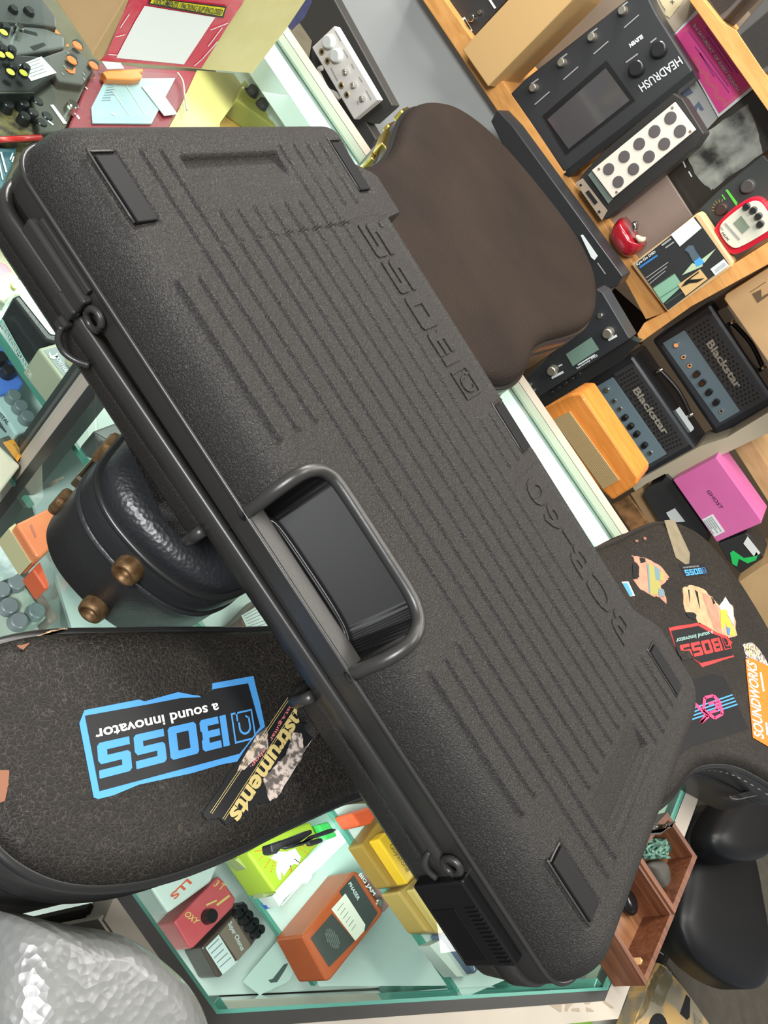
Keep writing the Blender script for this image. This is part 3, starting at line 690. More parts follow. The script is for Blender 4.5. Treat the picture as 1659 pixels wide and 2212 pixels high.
# ================================================================== STICKERS on the sticker case
T1 = hz(H1)
def sticker(label, pts, m, cat='sticker', lift=.0004, th=.0003, group=None):
    P = [T1.up(lift).at(*p) for p in pts]; c = np.mean(P, axis=0); c[2] = H1
    t = thing('sticker', label, cat, c, group); slab(t, 'backing', pts, T1.up(lift), th, m); return t
def jag(pts, amp, seed, sub=5):
    r = random.Random(seed); out = []
    for a, b in zip(pts, pts[1:] + pts[:1]):
        out.append(a)
        for k in range(1, sub):
            p = lerp(a, b, k / sub); out.append((p[0] + r.uniform(-amp, amp), p[1] + r.uniform(-amp, amp)))
    return out
sky = mat('sticker_blue', (72, 142, 200), .5, spec=.25); inkb = mat('sticker_black', (26, 27, 29), .5, spec=.25); wht = mat('print_white', (228, 228, 222), .5); grypr = mat('print_grey', (150, 152, 150), .5)
K = lambda *p: C(0, 1350, 2, *p)
s1 = sticker('large blue bordered black rectangular sticker with blue block letters on the headstock end', K((365, 368), (600, 322), (625, 330), (770, 290), (830, 302), (858, 305), (880, 318), (905, 312), (916, 290), (918, 252), (1095, 220), (1104, 262), (1122, 330), (1145, 440), (1110, 470), (1060, 535), (1025, 590), (960, 602), (830, 640), (600, 690), (490, 736), (425, 752), (405, 745), (343, 425)), sky)
polys(s1, 'black_field', [K((367, 392), (640, 343), (780, 316), (870, 312), (916, 286), (918, 278), (1072, 252), (1124, 440), (1065, 520), (1035, 556), (430, 718))], T1.up(.0004), inkb, .0002)
bosslogo(s1, K((1088, 362))[0], K((418, 512))[0], K((1108, 490))[0], T1.up(.0006), sky, .0002)
txt(s1, 'a sound innovator', K((948, 345))[0], K((414, 463))[0], K((945, 385))[0], T1.up(.0006), wht, .0002, .02, 'slogan') if False else txt(s1, 'a sound innovator', K((940, 335))[0], K((408, 452))[0], K((950, 378))[0], T1.up(.0006), wht, .0002, .02, 'slogan')
gcream = mat('torn_paper', (196, 180, 168), .8, var=((92, 84, 78), 240, .06)); goldp = mat('print_gold', (196, 176, 112), .4); pinkp = mat('print_pink', (216, 118, 120), .5); paper = mat('torn_paper_plain', (205, 188, 172), .8)
K2 = lambda *p: C(400, 1480, 5.184, *p)
s2 = sticker('torn black and gold shop sticker with gold script crossing the blue sticker', jag(K2((1070, 150), (1160, 120), (1340, 130), (1400, 200), (1460, 500), (1420, 620), (1250, 900), (1020, 1270), (960, 1310), (780, 1330), (740, 1420), (600, 1500), (450, 1560), (380, 1480), (240, 1510), (195, 1430), (560, 900), (780, 580), (1060, 330)), 2.2, 3), inkb, lift=.0012, th=.0004)
polys(s2, 'torn_patch', [jag(K2((1120, 500), (1300, 540), (1330, 720), (1430, 600), (1250, 900), (1020, 1270), (950, 1300), (870, 1050), (1010, 900), (1110, 800), (1180, 640)), 2, 5), jag(K2((580, 960), (640, 840), (800, 560), (920, 460), (930, 700), (860, 760), (660, 950)), 1, 6)], T1.up(.0012), gcream, .0002)
for a, b in (((1150, 140), (280, 1430)), ((1170, 150), (300, 1440)), ((1300, 150), (420, 1500)), ((1320, 155), (440, 1510))):
    polys(s2, 'gold_line', [bline(K2(a)[0], K2(b)[0], 1.1)], T1.up(.0014), goldp, .0002)
txt(s2, 'Just.a.guitar', K2((1185, 175))[0], K2((930, 610))[0], K2((1230, 195))[0], T1.up(.0016), pinkp, .0002, .01, 'pink_lettering')
txt(s2, 'shop.', K2((880, 700))[0], K2((720, 900))[0], K2((905, 745))[0], T1.up(.0016), pinkp, .0002, .01, 'pink_lettering')
v_, f_2 = textmesh('Instruments', .035)
txt(s2, 'Instruments', K2((1260, 200))[0], K2((480, 1440))[0], K2((1390, 330))[0], T1.up(.0016), goldp, .0002, .035, 'gold_script')
brn = mat('bare_wood_patch', (128, 84, 60), .8)
for q_ in (jag(K((-60, 630), (40, 628), (38, 690), (22, 760), (-60, 790)), 1.5, 8), jag(K((72, 90), (130, 78), (100, 108)), 1, 9)): polys(g1, 'worn_patch', [q_], T1, brn, .0004)
polys(g1, 'frayed_edge', [jag(C(0, 1080, 6.506, (225, 2030), (540, 1900), (720, 1830), (900, 1800), (960, 1815), (760, 1850), (560, 1910), (440, 1990), (240, 2060)), 1.2, 10, 6)], hz(.1035), mat('frayed_wood', (196, 170, 138), .8, var=((120, 92, 66), 300, .1)), .0006)
K3 = lambda *p: C(1300, 1100, 3.688, *p)
s3 = sticker('small black sticker with light blue block letters near the far left of the case body', K3((615, 440), (820, 430), (860, 520), (670, 548)), inkb)
bosslogo(s3, K3((820, 463))[0], K3((655, 484))[0], K3((838, 508))[0], T1.up(.0006), sky, .0002)
txt(s3, 'PROFESSIONAL', K3((770, 445))[0], K3((645, 460))[0], K3((772, 458))[0], T1.up(.0006), grypr, .0002, 0, 'small_lettering')
tape = mat('tape_mark', (128, 118, 96), .5, var=((112, 102, 82), 60, .2))
tag(slab(None, 'tape_strip', K3((498, 88), (575, 80), (702, 350), (697, 432), (668, 440), (590, 385)), T1.up(.0006), .0003, tape), 'old yellowed strip of tape running to the far edge of the sticker case', 'tape')
s4 = sticker('sky blue scrap of sticker beside the edge of the pedalboard case', K3((158, 578), (212, 575), (265, 690), (225, 695)), paper)
polys(s4, 'blue_field', [K3((165, 590), (205, 587), (250, 686), (225, 692))], T1.up(.0004), sky, .0003)
salmon = mat('paper_salmon', (186, 128, 104), .8, var=((160, 106, 86), 60, .2)); olive = mat('paper_olive', (142, 136, 72), .8); tealp = mat('paper_teal', (92, 120, 128), .8); tanp = mat('paper_tan', (182, 152, 116), .8, var=((156, 124, 90), 70, .2)); yel = mat('paper_yellow', (186, 170, 50), .7)
s5 = sticker('torn salmon, olive and teal striped sticker remnant nearest the pedalboard case', jag(K3((235, 365), (340, 385), (450, 440), (530, 530), (530, 560), (470, 610), (500, 660), (515, 755), (460, 700), (400, 690), (310, 640), (250, 560), (300, 540), (300, 460)), 2, 21, 4), salmon)
polys(s5, 'olive_stripe', [K3((372, 430), (420, 455), (470, 610), (440, 680), (385, 680)), K3((470, 480), (500, 520), (490, 580), (460, 560))], T1.up(.0004), olive, .0003)
polys(s5, 'teal_stripe', [K3((418, 450), (460, 478), (462, 570), (430, 560)), K3((360, 440), (375, 440), (388, 670), (378, 670)), K3((450, 630), (495, 640), (500, 700), (455, 690))], T1.up(.0005), tealp, .0003)
polys(s5, 'black_patch', [K3((245, 430), (290, 450), (285, 560), (250, 540)), K3((300, 385), (345, 390), (350, 420), (310, 430))], T1.up(.0004), inkb, .0003)
s6 = sticker('large torn tan, pink and yellow sticker remnant above the red bordered sticker', jag(K3((645, 625), (720, 605), (830, 650), (890, 720), (935, 770), (985, 695), (1050, 790), (1080, 1005), (1010, 1025), (860, 950), (760, 890), (745, 830), (670, 820), (650, 750)), 2.2, 22, 4), tanp)
polys(s6, 'pink_stripe', [jag(K3((800, 665), (850, 680), (930, 790), (960, 1000), (900, 960), (850, 830)), 1.5, 23), ], T1.up(.0004), salmon, .0003)
polys(s6, 'yellow_patch', [jag(K3((940, 780), (990, 760), (1000, 850), (1055, 960), (1060, 1005), (1015, 1000), (990, 900), (955, 960)), 1, 24)], T1.up(.0005), yel, .0003)
polys(s6, 'white_torn_edge', [jag(K3((930, 775), (985, 700), (1040, 780), (1060, 930), (1030, 890), (990, 800), (950, 800)), 1, 25)], T1.up(.0006), wht, .0003)
polys(s6, 'black_slit', [K3((688, 640), (698, 640), (705, 760)), K3((742, 640), (765, 660), (785, 800)), K3((665, 820), (745, 835), (755, 890), (690, 860)), K3((870, 690), (905, 745), (890, 760))], T1.up(.0006), inkb, .0003)
polys(s6, 'blue_patch', [K3((995, 935), (1025, 950), (1020, 1000), (1000, 995))], T1.up(.0007), mat('paper_blue', (70, 110, 170), .7), .0003)
red = mat('sticker_red', (206, 52, 52), .45); mint = mat('print_mint', (130, 168, 158), .5)
s7 = sticker('red bordered black rectangular sticker with red block letters, one corner torn off', jag(K3((533, 945), (775, 903), (880, 960), (1000, 1020), (1040, 1060), (1020, 1105), (1055, 1175), (800, 1258), (770, 1220), (725, 1185), (690, 1140), (615, 1145), (580, 1080)), .8, 31, 3), red)
polys(s7, 'black_field', [K3((552, 968), (770, 928), (870, 985), (990, 1030), (1020, 1090), (1045, 1165), (790, 1225), (725, 1185), (690, 1140), (640, 1125), (600, 1135))], T1.up(.0004), inkb, .0003)
bosslogo(s7, K3((1010, 1110))[0], K3((665, 1205))[0], K3((970, 1005))[0], T1.up(.0008), red, .0002) if False else bosslogo(s7, K3((1002, 1008))[0], K3((618, 1084))[0], K3((1036, 1108))[0], T1.up(.0008), red, .0002)
polys(s7, 'torn_corner', [jag(K3((600, 1125), (700, 1128), (735, 1190), (640, 1200)), 1, 33)], T1.up(.0012), lea1, .0002)
txt(s7, 'a sound innovator', K3((885, 965))[0], K3((590, 1030))[0], K3((888, 1000))[0], T1.up(.0008), mint, .0002, .02, 'slogan')
hot = mat('print_hot_pink', (240, 62, 112), .4); blk2 = mat('sticker_matte_black', (20, 21, 23), .6, spec=.2, var=((30, 30, 32), 40, .3))
s8 = sticker('black square sticker with pink GK letters over light blue stripes', jag(K3((660, 1375), (870, 1310), (960, 1325), (1000, 1380), (1175, 1750), (720, 1890), (500, 2030), (500, 1700)), 1.5, 41, 4), blk2)
polys(s8, 'blue_stripes', [bline(K3((600, 1640 + 28 * k - 10))[0], K3((1042 + 13 * k, 1478 + 25 * k))[0], 3.2) for k in range(4)], T1.up(.0004), sky, .0003)
gk = [bline(K3(a)[0], K3(b)[0], 6.5) for a, b in (((720, 1530), (850, 1650)), ((790, 1700), (830, 1640)), ((820, 1500), (810, 1600)), ((820, 1500), (890, 1485)), ((890, 1485), (935, 1530)), ((935, 1530), (962, 1630)), ((962, 1630), (900, 1665)), ((810, 1600), (900, 1665)), ((850, 1550), (905, 1535)), ((905, 1535), (925, 1600)), ((925, 1600), (860, 1620)), ((850, 1650), (790, 1700)))]
polys(s8, 'pink_letters', gk, T1.up(.0007), hot, .0003)
txt(s8, 'GA', K3((705, 1545))[0], K3((650, 1560))[0], K3((712, 1580))[0], T1.up(.0007), hot, .0002, .02, 'small_pink_letters')
org_ = mat('sticker_orange', (232, 112, 24), .5)
s9 = sticker('orange sticker with white italic SOUNDWORKS lettering at the right of the photo', K3((1145, 1195), (1190, 1185), (1500, 1330), (1500, 1990), (1205, 1820)), org_, lift=.0012)
txt(s9, 'SOUNDWORKS', K3((1300, 1840))[0], K3((1225, 1240))[0], K3((1205, 1860))[0], T1.up(.0012), wht, .0003, .02, 'white_lettering') if False else txt(s9, 'SOUNDWORKS', K3((1295, 1835))[0], K3((1232, 1235))[0], K3((1212, 1800))[0], T1.up(.0012), wht, .0003, .02, 'white_lettering')
polys(s9, 'small_lettering', [bline(K3((1290, 1450))[0], K3((1265, 1300))[0], 4), bline(K3((1320, 1800))[0], K3((1310, 1700))[0], 4)], T1.up(.0012), wht, .0003)
s10 = sticker('torn dark shop sticker with gold script just above the orange sticker', jag(K3((1120, 1075), (1190, 1060), (1250, 1110), (1330, 1250), (1330, 1300), (1250, 1220), (1150, 1185)), 2, 51, 4), gcream)
polys(s10, 'gold_script', [bline(K3((1150, 1090))[0], K3((1200, 1170))[0], 3), bline(K3((1180, 1080))[0], K3((1160, 1140))[0], 2.4), bline(K3((1210, 1100))[0], K3((1240, 1160))[0], 3)], T1.up(.0004), goldp, .0003)
for q_ in (jag(K3((265, 245), (290, 243), (290, 260), (270, 262)), .6, 61, 2), jag(K3((330, 222), (350, 220), (356, 242), (338, 245)), .6, 62, 2)): polys(g1, 'worn_patch', [q_], T1, brn, .0004)

# ================================================================== THINGS INSIDE THE COUNTER
dk = mat('dark_grey_metal', (62, 63, 64), .35, .2); blk = mat('black_plastic', (32, 33, 34), .3); ywl = mat('yellow_cap', (212, 206, 70), .4); orn = mat('orange_cap', (236, 112, 40), .4)
lab = mat('label_white', (214, 222, 220), .5); inkl = mat('label_ink', (120, 126, 128), .6); maroon = mat('maroon_box', (128, 40, 52), .45); chromeb = mat('chrome_bright', (225, 225, 220), .15, 1)
S1 = -.13
def Z(z): return hz(z)
GP = 'effects pedals inside the glass counter'
def ped(label, pts, z, d, m, group=None, bev=.0025, name='effects_pedal', cat='pedal'): return item(name, label, cat, pts, hz(z), d, m, bev, 'housing', group)
A0 = lambda *p: C(0, 0, 5.027, *p)
single('darkening_mat', 'added dark olive mat that darkens the upper shelf between the pedals at the left', 'mat', [(-400, -300), (560, -300), (700, -60), (652, 215), (602, 300), (400, 600), (-60, 600), (-500, 200)], hz(-.1255), .0035, mat('olive_mat', (98, 92, 74), .8, var=((80, 74, 58), 20, .2)))  # mat added so the white shelf looks dark between the pedals
p = ped('black rounded pedal topmost at the upper left under the glass', A0((-150, -200), (430, -60), (610, 190), (620, 300), (450, 270), (0, 235), (-150, 230)), -.085, .045, dk)
knob(p, 'knob', A0((140, 120))[0], hz(-.085), .006, .006, blk); knob(p, 'knob', A0((310, 140))[0], hz(-.085), .007, .006, blk)
p = ped('grey pedal with yellow topped knob and chrome switch at the upper left under the glass', A0((-150, 255), (420, 270), (600, 350), (700, 400), (700, 520), (170, 600), (-100, 560)), -.09, .04, mat('grey_metal', (98, 100, 100), .35, .3))
knob(p, 'footswitch', A0((178, 380))[0], hz(-.09), .006, .014, chromeb); 
def capknob(p, px, z, r=.006, h=.011, cm=ywl):
    k_ = knob(p, 'knob', px, hz(z), r, h, blk); knob(k_, 'knob_cap', px, hz(z + h), r * .8, .0008, cm)
    q = hz(z + h + .0009); a = q.at(*px)
capknob(p, A0((40, 350))[0], -.09)
polys(p, 'model_strip', [A0((230, 310), (400, 355), (410, 390), (240, 345)), A0((325, 505), (470, 460), (500, 490), (370, 550))], hz(-.09), blk, .0004)
p = ped('black pedal with two yellow topped knobs and a white label, left under the glass', A0((-150, 570), (160, 590), (440, 610), (620, 800), (340, 1000), (-150, 1010)), -.085, .04, blk)
for q in ((105, 600), (10, 590), (115, 780), (255, 790)): capknob(p, A0(q)[0], -.085)
Q = A0((210, 705), (450, 612), (615, 790), (340, 880)); lb_ = polys(p, 'price_label', [Q], hz(-.085), lab, .0006); polys(lb_, 'label_print', textlines(Q, 5, .2, 3), hz(-.085), inkl, .0009)
polys(p, 'chrome_edge', [bline(A0((-100, 1005))[0], A0((370, 1005))[0], 2)], hz(-.085), chromeb, .0008)
p = ped('dark grey pedal with orange topped knobs under the glass beside the cardboard box', A0((450, 620), (800, 500), (960, 640), (1010, 760), (900, 920), (640, 880)), -.09, .035, mat('charcoal_metal', (72, 72, 70), .4))
for q in ((840, 495), (780, 655), (1015, 712)): k_ = knob(p, 'knob', A0(q)[0], hz(-.09), .0075, .005, blk); knob(k_, 'knob_cap', A0(q)[0], hz(-.085), .0068, .0012, orn)
polys(p, 'orange_marks', [A0((700, 740), (790, 770), (805, 730), (820, 735), (815, 800), (760, 795)), A0((970, 840), (1010, 850), (1050, 830), (1020, 855)), A0((600, 310), (660, 370), (600, 360)), A0((710, 500), (740, 470), (750, 505))], hz(-.09), orn, .001)
polys(p, 'white_marks', [bline(A0((730 - i * 20, 560 + i * 75))[0], A0((755 - i * 20, 590 + i * 75))[0], 1.6) for i in range(4)] + [bline(A0((900, 790 + 50 * i))[0], A0((925, 820 + 50 * i))[0], 1.6) for i in range(2)], hz(-.09), grypr, .0008)
p = ped('black wah shaped pedal with silver button near the far corner of the pedalboard case', A0((370, 900), (700, 860), (960, 870), (900, 1000), (800, 1200), (690, 1440), (420, 1440), (340, 1060)), -.10, .03, mat('olive_black', (56, 54, 46), .4))
knob(p, 'footswitch', A0((760, 1200))[0], hz(-.10), .008, .012, chromeb)
polys(p, 'white_marks', [A0((545, 1140), (580, 1135), (730, 1340), (690, 1345)), bline(A0((520, 1310))[0], A0((580, 1355))[0], 3)], hz(-.10), lab, .0008)
p = ped('black pedal crowded with black knobs beside the green glass edge', A0((-150, 1060), (350, 1080), (440, 1140), (560, 1400), (300, 1560), (-60, 1480)), -.11, .02, mat('speckled_black', (52, 46, 40), .3, var=((110, 100, 60), 90, .12)))
for q in ((230, 1190), (380, 1170), (330, 1290), (480, 1330), (240, 1330), (60, 1200), (420, 1400)): knob(p, 'knob', A0(q)[0], hz(-.11), .0075, .012, blk)
polys(p, 'grey_marks', [A0((440, 1140), (460, 1150), (530, 1270), (500, 1265)), A0((590, 1360), (660, 1450), (600, 1450))], hz(-.11), grypr, .0006)
rt = thing('red_tube', 'thin glossy red rail behind the green glass edge at the left', 'rail', hz(-.115).at(30, 305)); q_ = hz(-.105)
tube(rt, 'rail', [q_.at(-60, 304), q_.at(20, 301), q_.at(88, 297)], .0035, mat('red_gloss', (190, 44, 44), .2), 10)
ped('teal box with white print at the left edge beside the corner of the pedalboard case', [(-20, 318), (38, 318), (26, 360), (14, 385), (10, 410), (-20, 400)], -.12, .03, mat('teal_box', (52, 92, 104), .5), name='pedal_box', cat='box')
q = hz(-.1195); tb = thing('printed_card', 'small white print card on the teal box at the left edge', 'card', q.at(8, 350)); polys(tb, 'white_print', [bline((2, 328), (14, 372), 4), bline((-4, 340), (6, 388), 3), bline((22, 345), (28, 330), 3), bline((26, 350), (30, 338), 3)], q, lab, .001)
K5 = lambda *p: C(200, 100, 3.77, *p)
p = ped('maroon box lying under the blue paper sheet', K5((20, 155), (110, 120), (420, 170), (860, 200), (680, 560), (610, 685), (0, 700), (-60, 700), (-215, 700), (-90, 400)), -.10, .028, maroon, name='product_box', cat='box')
polys(p, 'white_print', [bline(K5((-128, 560))[0], K5((-108, 590))[0], 4), bline(K5((-60, 330))[0], K5((-40, 350))[0], 2)], hz(-.10), lab, .0006)
pap = mat('blue_paper', (164, 188, 196), .35, var=((146, 172, 182), 12, .2))
Q = K5((110, 265), (675, 258), (480, 630), (0, 625), (-10, 500)); o_ = thing('instruction_sheet', 'pale blue printed sheet in a clear sleeve on the maroon box', 'paper', hz(-.10).at(*K5((300, 450))[0]))
slab(o_, 'sheet', Q, hz(-.097), .002, pap); polys(o_, 'print', textlines(K5((125, 300), (220, 280), (160, 470), (50, 470)), 7, .3, 6), hz(-.097), mat('print_slate', (110, 130, 142), .6), .0006)
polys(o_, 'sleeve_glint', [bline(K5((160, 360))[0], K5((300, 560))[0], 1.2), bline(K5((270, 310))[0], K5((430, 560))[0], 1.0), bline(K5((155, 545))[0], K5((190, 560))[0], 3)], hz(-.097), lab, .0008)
single('price_tag', 'white price tag lying half on the pale blue sheet', 'tag', K5((400, 325), (520, 310), (690, 550), (585, 565)), hz(-.0955), .001, lab)
single('orange_clip', 'bright orange plastic capo shaped clip beside the red packing slip', 'clip', K5((80, 205), (130, 190), (415, 178), (415, 205), (385, 215), (410, 235), (400, 262), (330, 275), (120, 265)), hz(-.088), .01, mat('orange_plastic', (246, 138, 40), .35), .002)
single('white_tag', 'small white tag next to the orange clip under the box', 'tag', K5((75, 122), (225, 132), (258, 180), (120, 185)), hz(-.086), .001, lab)
p = ped('long amber wooden board under the glass behind the pedalboard case', K5((835, 190), (1010, 200), (1300, 660), (1010, 665), (1160, 420)), -.125, .012, mat('amber_wood', (190, 142, 66), .4, var=((206, 160, 84), 14, .2)), name='wooden_board', cat='board')
single('clear_sheet', 'yellowish clear plastic sheet lying over the amber panel', 'plastic sheet', K5((850, 195), (1250, 230), (1220, 370), (1040, 620), (1030, 685), (605, 690), (700, 520)), hz(-.10), .003, mat('yellowed_plastic', (164, 152, 98), .3, var=((176, 160, 96), 12, .2)))
p = ped('yellow green pedal with chrome knobs beside the white back rail', K5((1165, 430), (1250, 240), (1290, 225), (1500, 500), (1590, 655), (1480, 655)), -.09, .035, mat('olive_yellow', (176, 166, 84), .4))
for q_, m_ in (((1272, 270), chromeb), ((1230, 340), chromeb)): knob(p, 'jack', K5(q_)[0], hz(-.09), .0042, .004, m_)
for q_ in ((1290, 385), (1370, 490)): knob(p, 'knob', K5(q_)[0], hz(-.09), .010, .012, mat('smoked_knob', (60, 62, 66), .2))
p = ped('dark speckled box with grey patches between the yellow green pedal and the back rail', K5((1310, 240), (1430, 60), (1640, 380), (1480, 510), (1380, 330)), -.115, .012, mat('speckled_box', (64, 68, 66), .5, var=((120, 116, 78), 120, .1)), name='patterned_box', cat='box')
p = ped('dusty red box with a white edge against the white back rail', K5((1480, 560), (1625, 375), (1660, 380), (1860, 690), (1590, 690)), -.10, .025, mat('dusty_red', (148, 70, 72), .55, var=((160, 84, 84), 40, .2)), name='product_box', cat='box')
polys(p, 'white_edge', [bline(K5((1455, 590))[0], K5((1630, 378))[0], 5)], hz(-.10), lab, .0008)
kk = thing('crystal_knob', 'clear glass knob beside the dusty red box', 'knob', hz(-.10).at(*K5((1440, 620))[0])); knob(kk, 'knob', K5((1440, 620))[0], hz(-.10), .011, .016, mat('clear_knob', (205, 212, 208), .1, spec=.8))
cb = thing('thin_cable', 'thin pinkish cable lying across the maroon box and the yellowish sheet', 'cable', hz(-.093).at(*K5((750, 350))[0])); q_ = hz(-.092)
tube(cb, 'wire', crp([tuple(q_.at(*a)) for a in K5((690, 215), (735, 285), (750, 400), (768, 520))]), .0014, mat('cable_pink', (206, 186, 170), .5), 6)
# --- left front, seen through the front glass
K6 = lambda *p: C(0, 560, 5.025, *p)
p = ped('black ribbed pedal with a blank white label on the upper shelf left of the case', K6((135, 410), (300, 345), (620, 760), (720, 930), (500, 880)), -.078, .048, mat('glossy_black_metal', (44, 46, 48), .25))
polys(p, 'white_label', [K6((212, 395), (240, 370), (330, 345), (640, 780), (600, 820), (555, 815), (530, 795))], hz(-.078), lab, .001)
p = ped('putty grey pedal with white hand emblem and lettering on the upper shelf', K6((412, 965), (690, 885), (1000, 1240), (745, 1400)), -.080, .046, mat('putty_enamel', (176, 176, 152), .4))
polys(p, 'grey_plate', [K6((470, 985), (690, 930), (960, 1220), (765, 1365))], hz(-.08), mat('plate_grey', (132, 140, 142), .4), .0005)
txt(p, 'MOJO HAND FX', K6((580, 1060))[0], K6((765, 1345))[0], K6((630, 1040))[0], hz(-.08), lab, .001, .02)
polys(p, 'hand_emblem', [K6((540, 1000), (560, 1050), (600, 1040), (625, 1010), (630, 1060), (590, 1090), (545, 1070), (530, 1030)), K6((655, 965), (700, 945), (740, 990), (745, 1030), (700, 1045), (660, 1020))], hz(-.08), lab, .001)
knob(p, 'knob', K6((800, 1115))[0], hz(-.08), .009, .008, mat('cream_knob', (190, 184, 150), .4))
tg = thing('shelf_sign', 'strip of white lettering along the front of the upper glass shelf at the left', 'sign', Pl((0, .47, -.13), (0, -1, 0)).at(30, 760)); slab(tg, 'strip', [(-5, 693), (4, 690), (72, 812), (68, 824)], vy(.469), .001, mat('sign_teal', (168, 206, 196), .4))
txt(tg, 'PERFORMANCE', (2, 706), (66, 818), (6, 698), vy(.468), wht, .001, .02)
p = ped('bright blue pedal with black knobs on the lower shelf at the left edge', K6((-100, 700), (0, 905), (265, 1345), (215, 1420), (0, 1475), (-120, 1490)), -.185, .04, mat('blue_enamel', (86, 128, 216), .3))
knob(p, 'knob', K6((62, 1250))[0], hz(-.185), .008, .012, blk); knob(p, 'knob', K6((-20, 1110))[0], hz(-.185), .008, .012, blk)
p = ped('silver grey pedal with three grey knobs below the blue pedal', K6((-80, 1480), (0, 1485), (225, 1430), (412, 1830), (175, 1910), (0, 1640)), -.188, .038, mat('silver_enamel', (180, 202, 200), .3))
for q_ in ((130, 1520), (205, 1630), (275, 1745)): knob(p, 'knob', K6(q_)[0], hz(-.188), .0085, .010, mat('grey_knob', (110, 122, 122), .3))
txt(p, 'CRYSTAL', K6((-90, 1620))[0], K6((75, 1800))[0], K6((-60, 1590))[0], hz(-.188), mat('print_black', (50, 52, 54), .5), .0008, .02)
single('name_plate', 'dark plate with white lettering beside the silver grey pedal', 'plate', K6((-60, 1600), (0, 1640), (160, 1865), (85, 1885), (0, 1800)), hz(-.20), .003, mat('plate_dark', (74, 78, 76), .4))
p = ped('dark pedal box with an orange square on its top at the left edge', K6((-60, 1960), (130, 1890), (380, 1850), (430, 1900), (240, 2160), (0, 2160)), -.20, .026, mat('box_charcoal', (84, 82, 78), .45), name='pedal_box', cat='box')
polys(p, 'orange_square', [K6((30, 1990), (145, 1950), (245, 2110), (190, 2200))], hz(-.20), mat('orange_ink', (240, 160, 50), .5), .0006); txt(p, 'OVERD', K6((140, 2010))[0], K6((215, 2130))[0], K6((165, 2003))[0], hz(-.20), mat('print_brown', (70, 50, 30), .5), .001, .01)
ped('cream printed box at the left edge beside the orange square', [(-30, 940), (0, 962), (45, 1005), (0, 1065), (-30, 1060)], -.198, .028, mat('cream_card', (214, 214, 186), .6), name='pedal_box', cat='box')
ped('dusty red triangular marked box at the left edge beside the case front', [(-20, 555), (16, 570), (30, 590), (-20, 600)], -.125, .02, mat('dusty_crimson', (150, 60, 70), .5), name='product_box', cat='box')
p = ped('shallow tray of clear and yellow odds and ends at the left edge', K6((-60, 170), (160, 150), (300, 350), (130, 405), (60, 490), (-60, 420)), -.115, .014, mat('clear_odds', (128, 132, 112), .25, var=((170, 172, 150), 90, .15)), name='parts_tray', cat='tray')
single('yellow_pick', 'small yellow scrap lying in the tray of odds and ends', 'scrap', K6((120, 225), (150, 250), (185, 320), (150, 310), (125, 275)), hz(-.112), .002, ywl)
# --- centre left, through the nose glass
K7 = lambda *p: C(0, 1080, 6.506, *p)
p = ped('orange pedal with a cream side beside the rounded headstock end', K7((225, 335), (720, 95), (900, 500), (565, 820), (500, 780)), -.085, .04, mat('orange_enamel', (206, 120, 76), .35, var=((214, 140, 90), 20, .2)))
slab(p, 'cream_side', K7((120, 400), (215, 330), (510, 790), (430, 890)), hz(-.098), .03, mat('cream_side_metal', (184, 184, 140), .4))
polys(p, 'smudged_print', [bline(K7((430, 350))[0], K7((500, 520))[0], 4)], hz(-.085), mat('print_dull', (170, 110, 90), .6), .0006)
ped('orange red pedal peeking out below the orange pedal', K7((455, 980), (570, 860), (700, 1180), (690, 1240), (640, 1260)), -.10, .028, mat('orange_red', (196, 92, 56), .4))
p = ped('silver green pedal with five grey knobs in front of the headstock end', K7((-250, 1100), (0, 1150), (250, 1040), (665, 1655), (0, 2020), (-250, 2060)), -.185, .035, mat('silver_green', (158, 176, 160), .3))
for q_ in ((200, 1190), (100, 1520), (480, 1590), (235, 1730), (-10, 1290)): knob(p, 'knob', K7(q_)[0], hz(-.185), .0095, .009, mat('grey_knob', (110, 122, 122), .3))
ped('brown grey pedal lying beside the silver green pedal', K7((265, 1040), (370, 960), (460, 1080), (830, 1655), (710, 1760)), -.195, .028, mat('taupe_metal', (124, 106, 96), .4))
single('plastic_wrap', 'crumpled clear white plastic wrap behind the nose glass', 'plastic wrap', jag(K7((-60, 600), (110, 460), (170, 560), (360, 930), (260, 1030), (-60, 1190)), 1.6, 71, 4), hz(-.175), .01, mat('wrap_white', (214, 232, 226), .25, var=((150, 172, 166), 45, .12)), .001)
K8 = lambda *p: C(60, 900, 3.07, *p)
p = ped('dark grey box with a rounded inlay behind the headstock latch', K8((430, 95), (630, 20), (720, 80), (560, 200), (470, 160)), -.095, .035, mat('slate_grey', (78, 80, 78), .4), name='pedal_box', cat='box')
polys(p, 'inlay', [K8((450, 105), (610, 45), (680, 90), (560, 170))], hz(-.095), mat('slate_inlay', (102, 108, 108), .35), .0005)
single('metal_hooks', 'curled silver hooks lying on the shelf behind the post', 'hook', jag(K8((110, 470), (170, 420), (240, 395), (235, 410), (160, 455)), .5, 5, 2), hz(-.12), .004, mat('hook_metal', (120, 108, 96), .3, .8))
p = ped('brown pedal with a pale label between the two guitar cases', C(400, 980, 3.016, (350, 1080), (520, 900), (700, 1100), (760, 1250), (420, 1250)), -.09, .04, mat('brown_enamel', (112, 88, 80), .4))
Q = C(400, 980, 3.016, (365, 1055), (490, 980), (590, 1120), (420, 1170)); lb_ = polys(p, 'pale_label', [Q], hz(-.09), lab, .0006); polys(lb_, 'label_print', textlines(Q, 6, .2, 9), hz(-.09), inkl, .001)
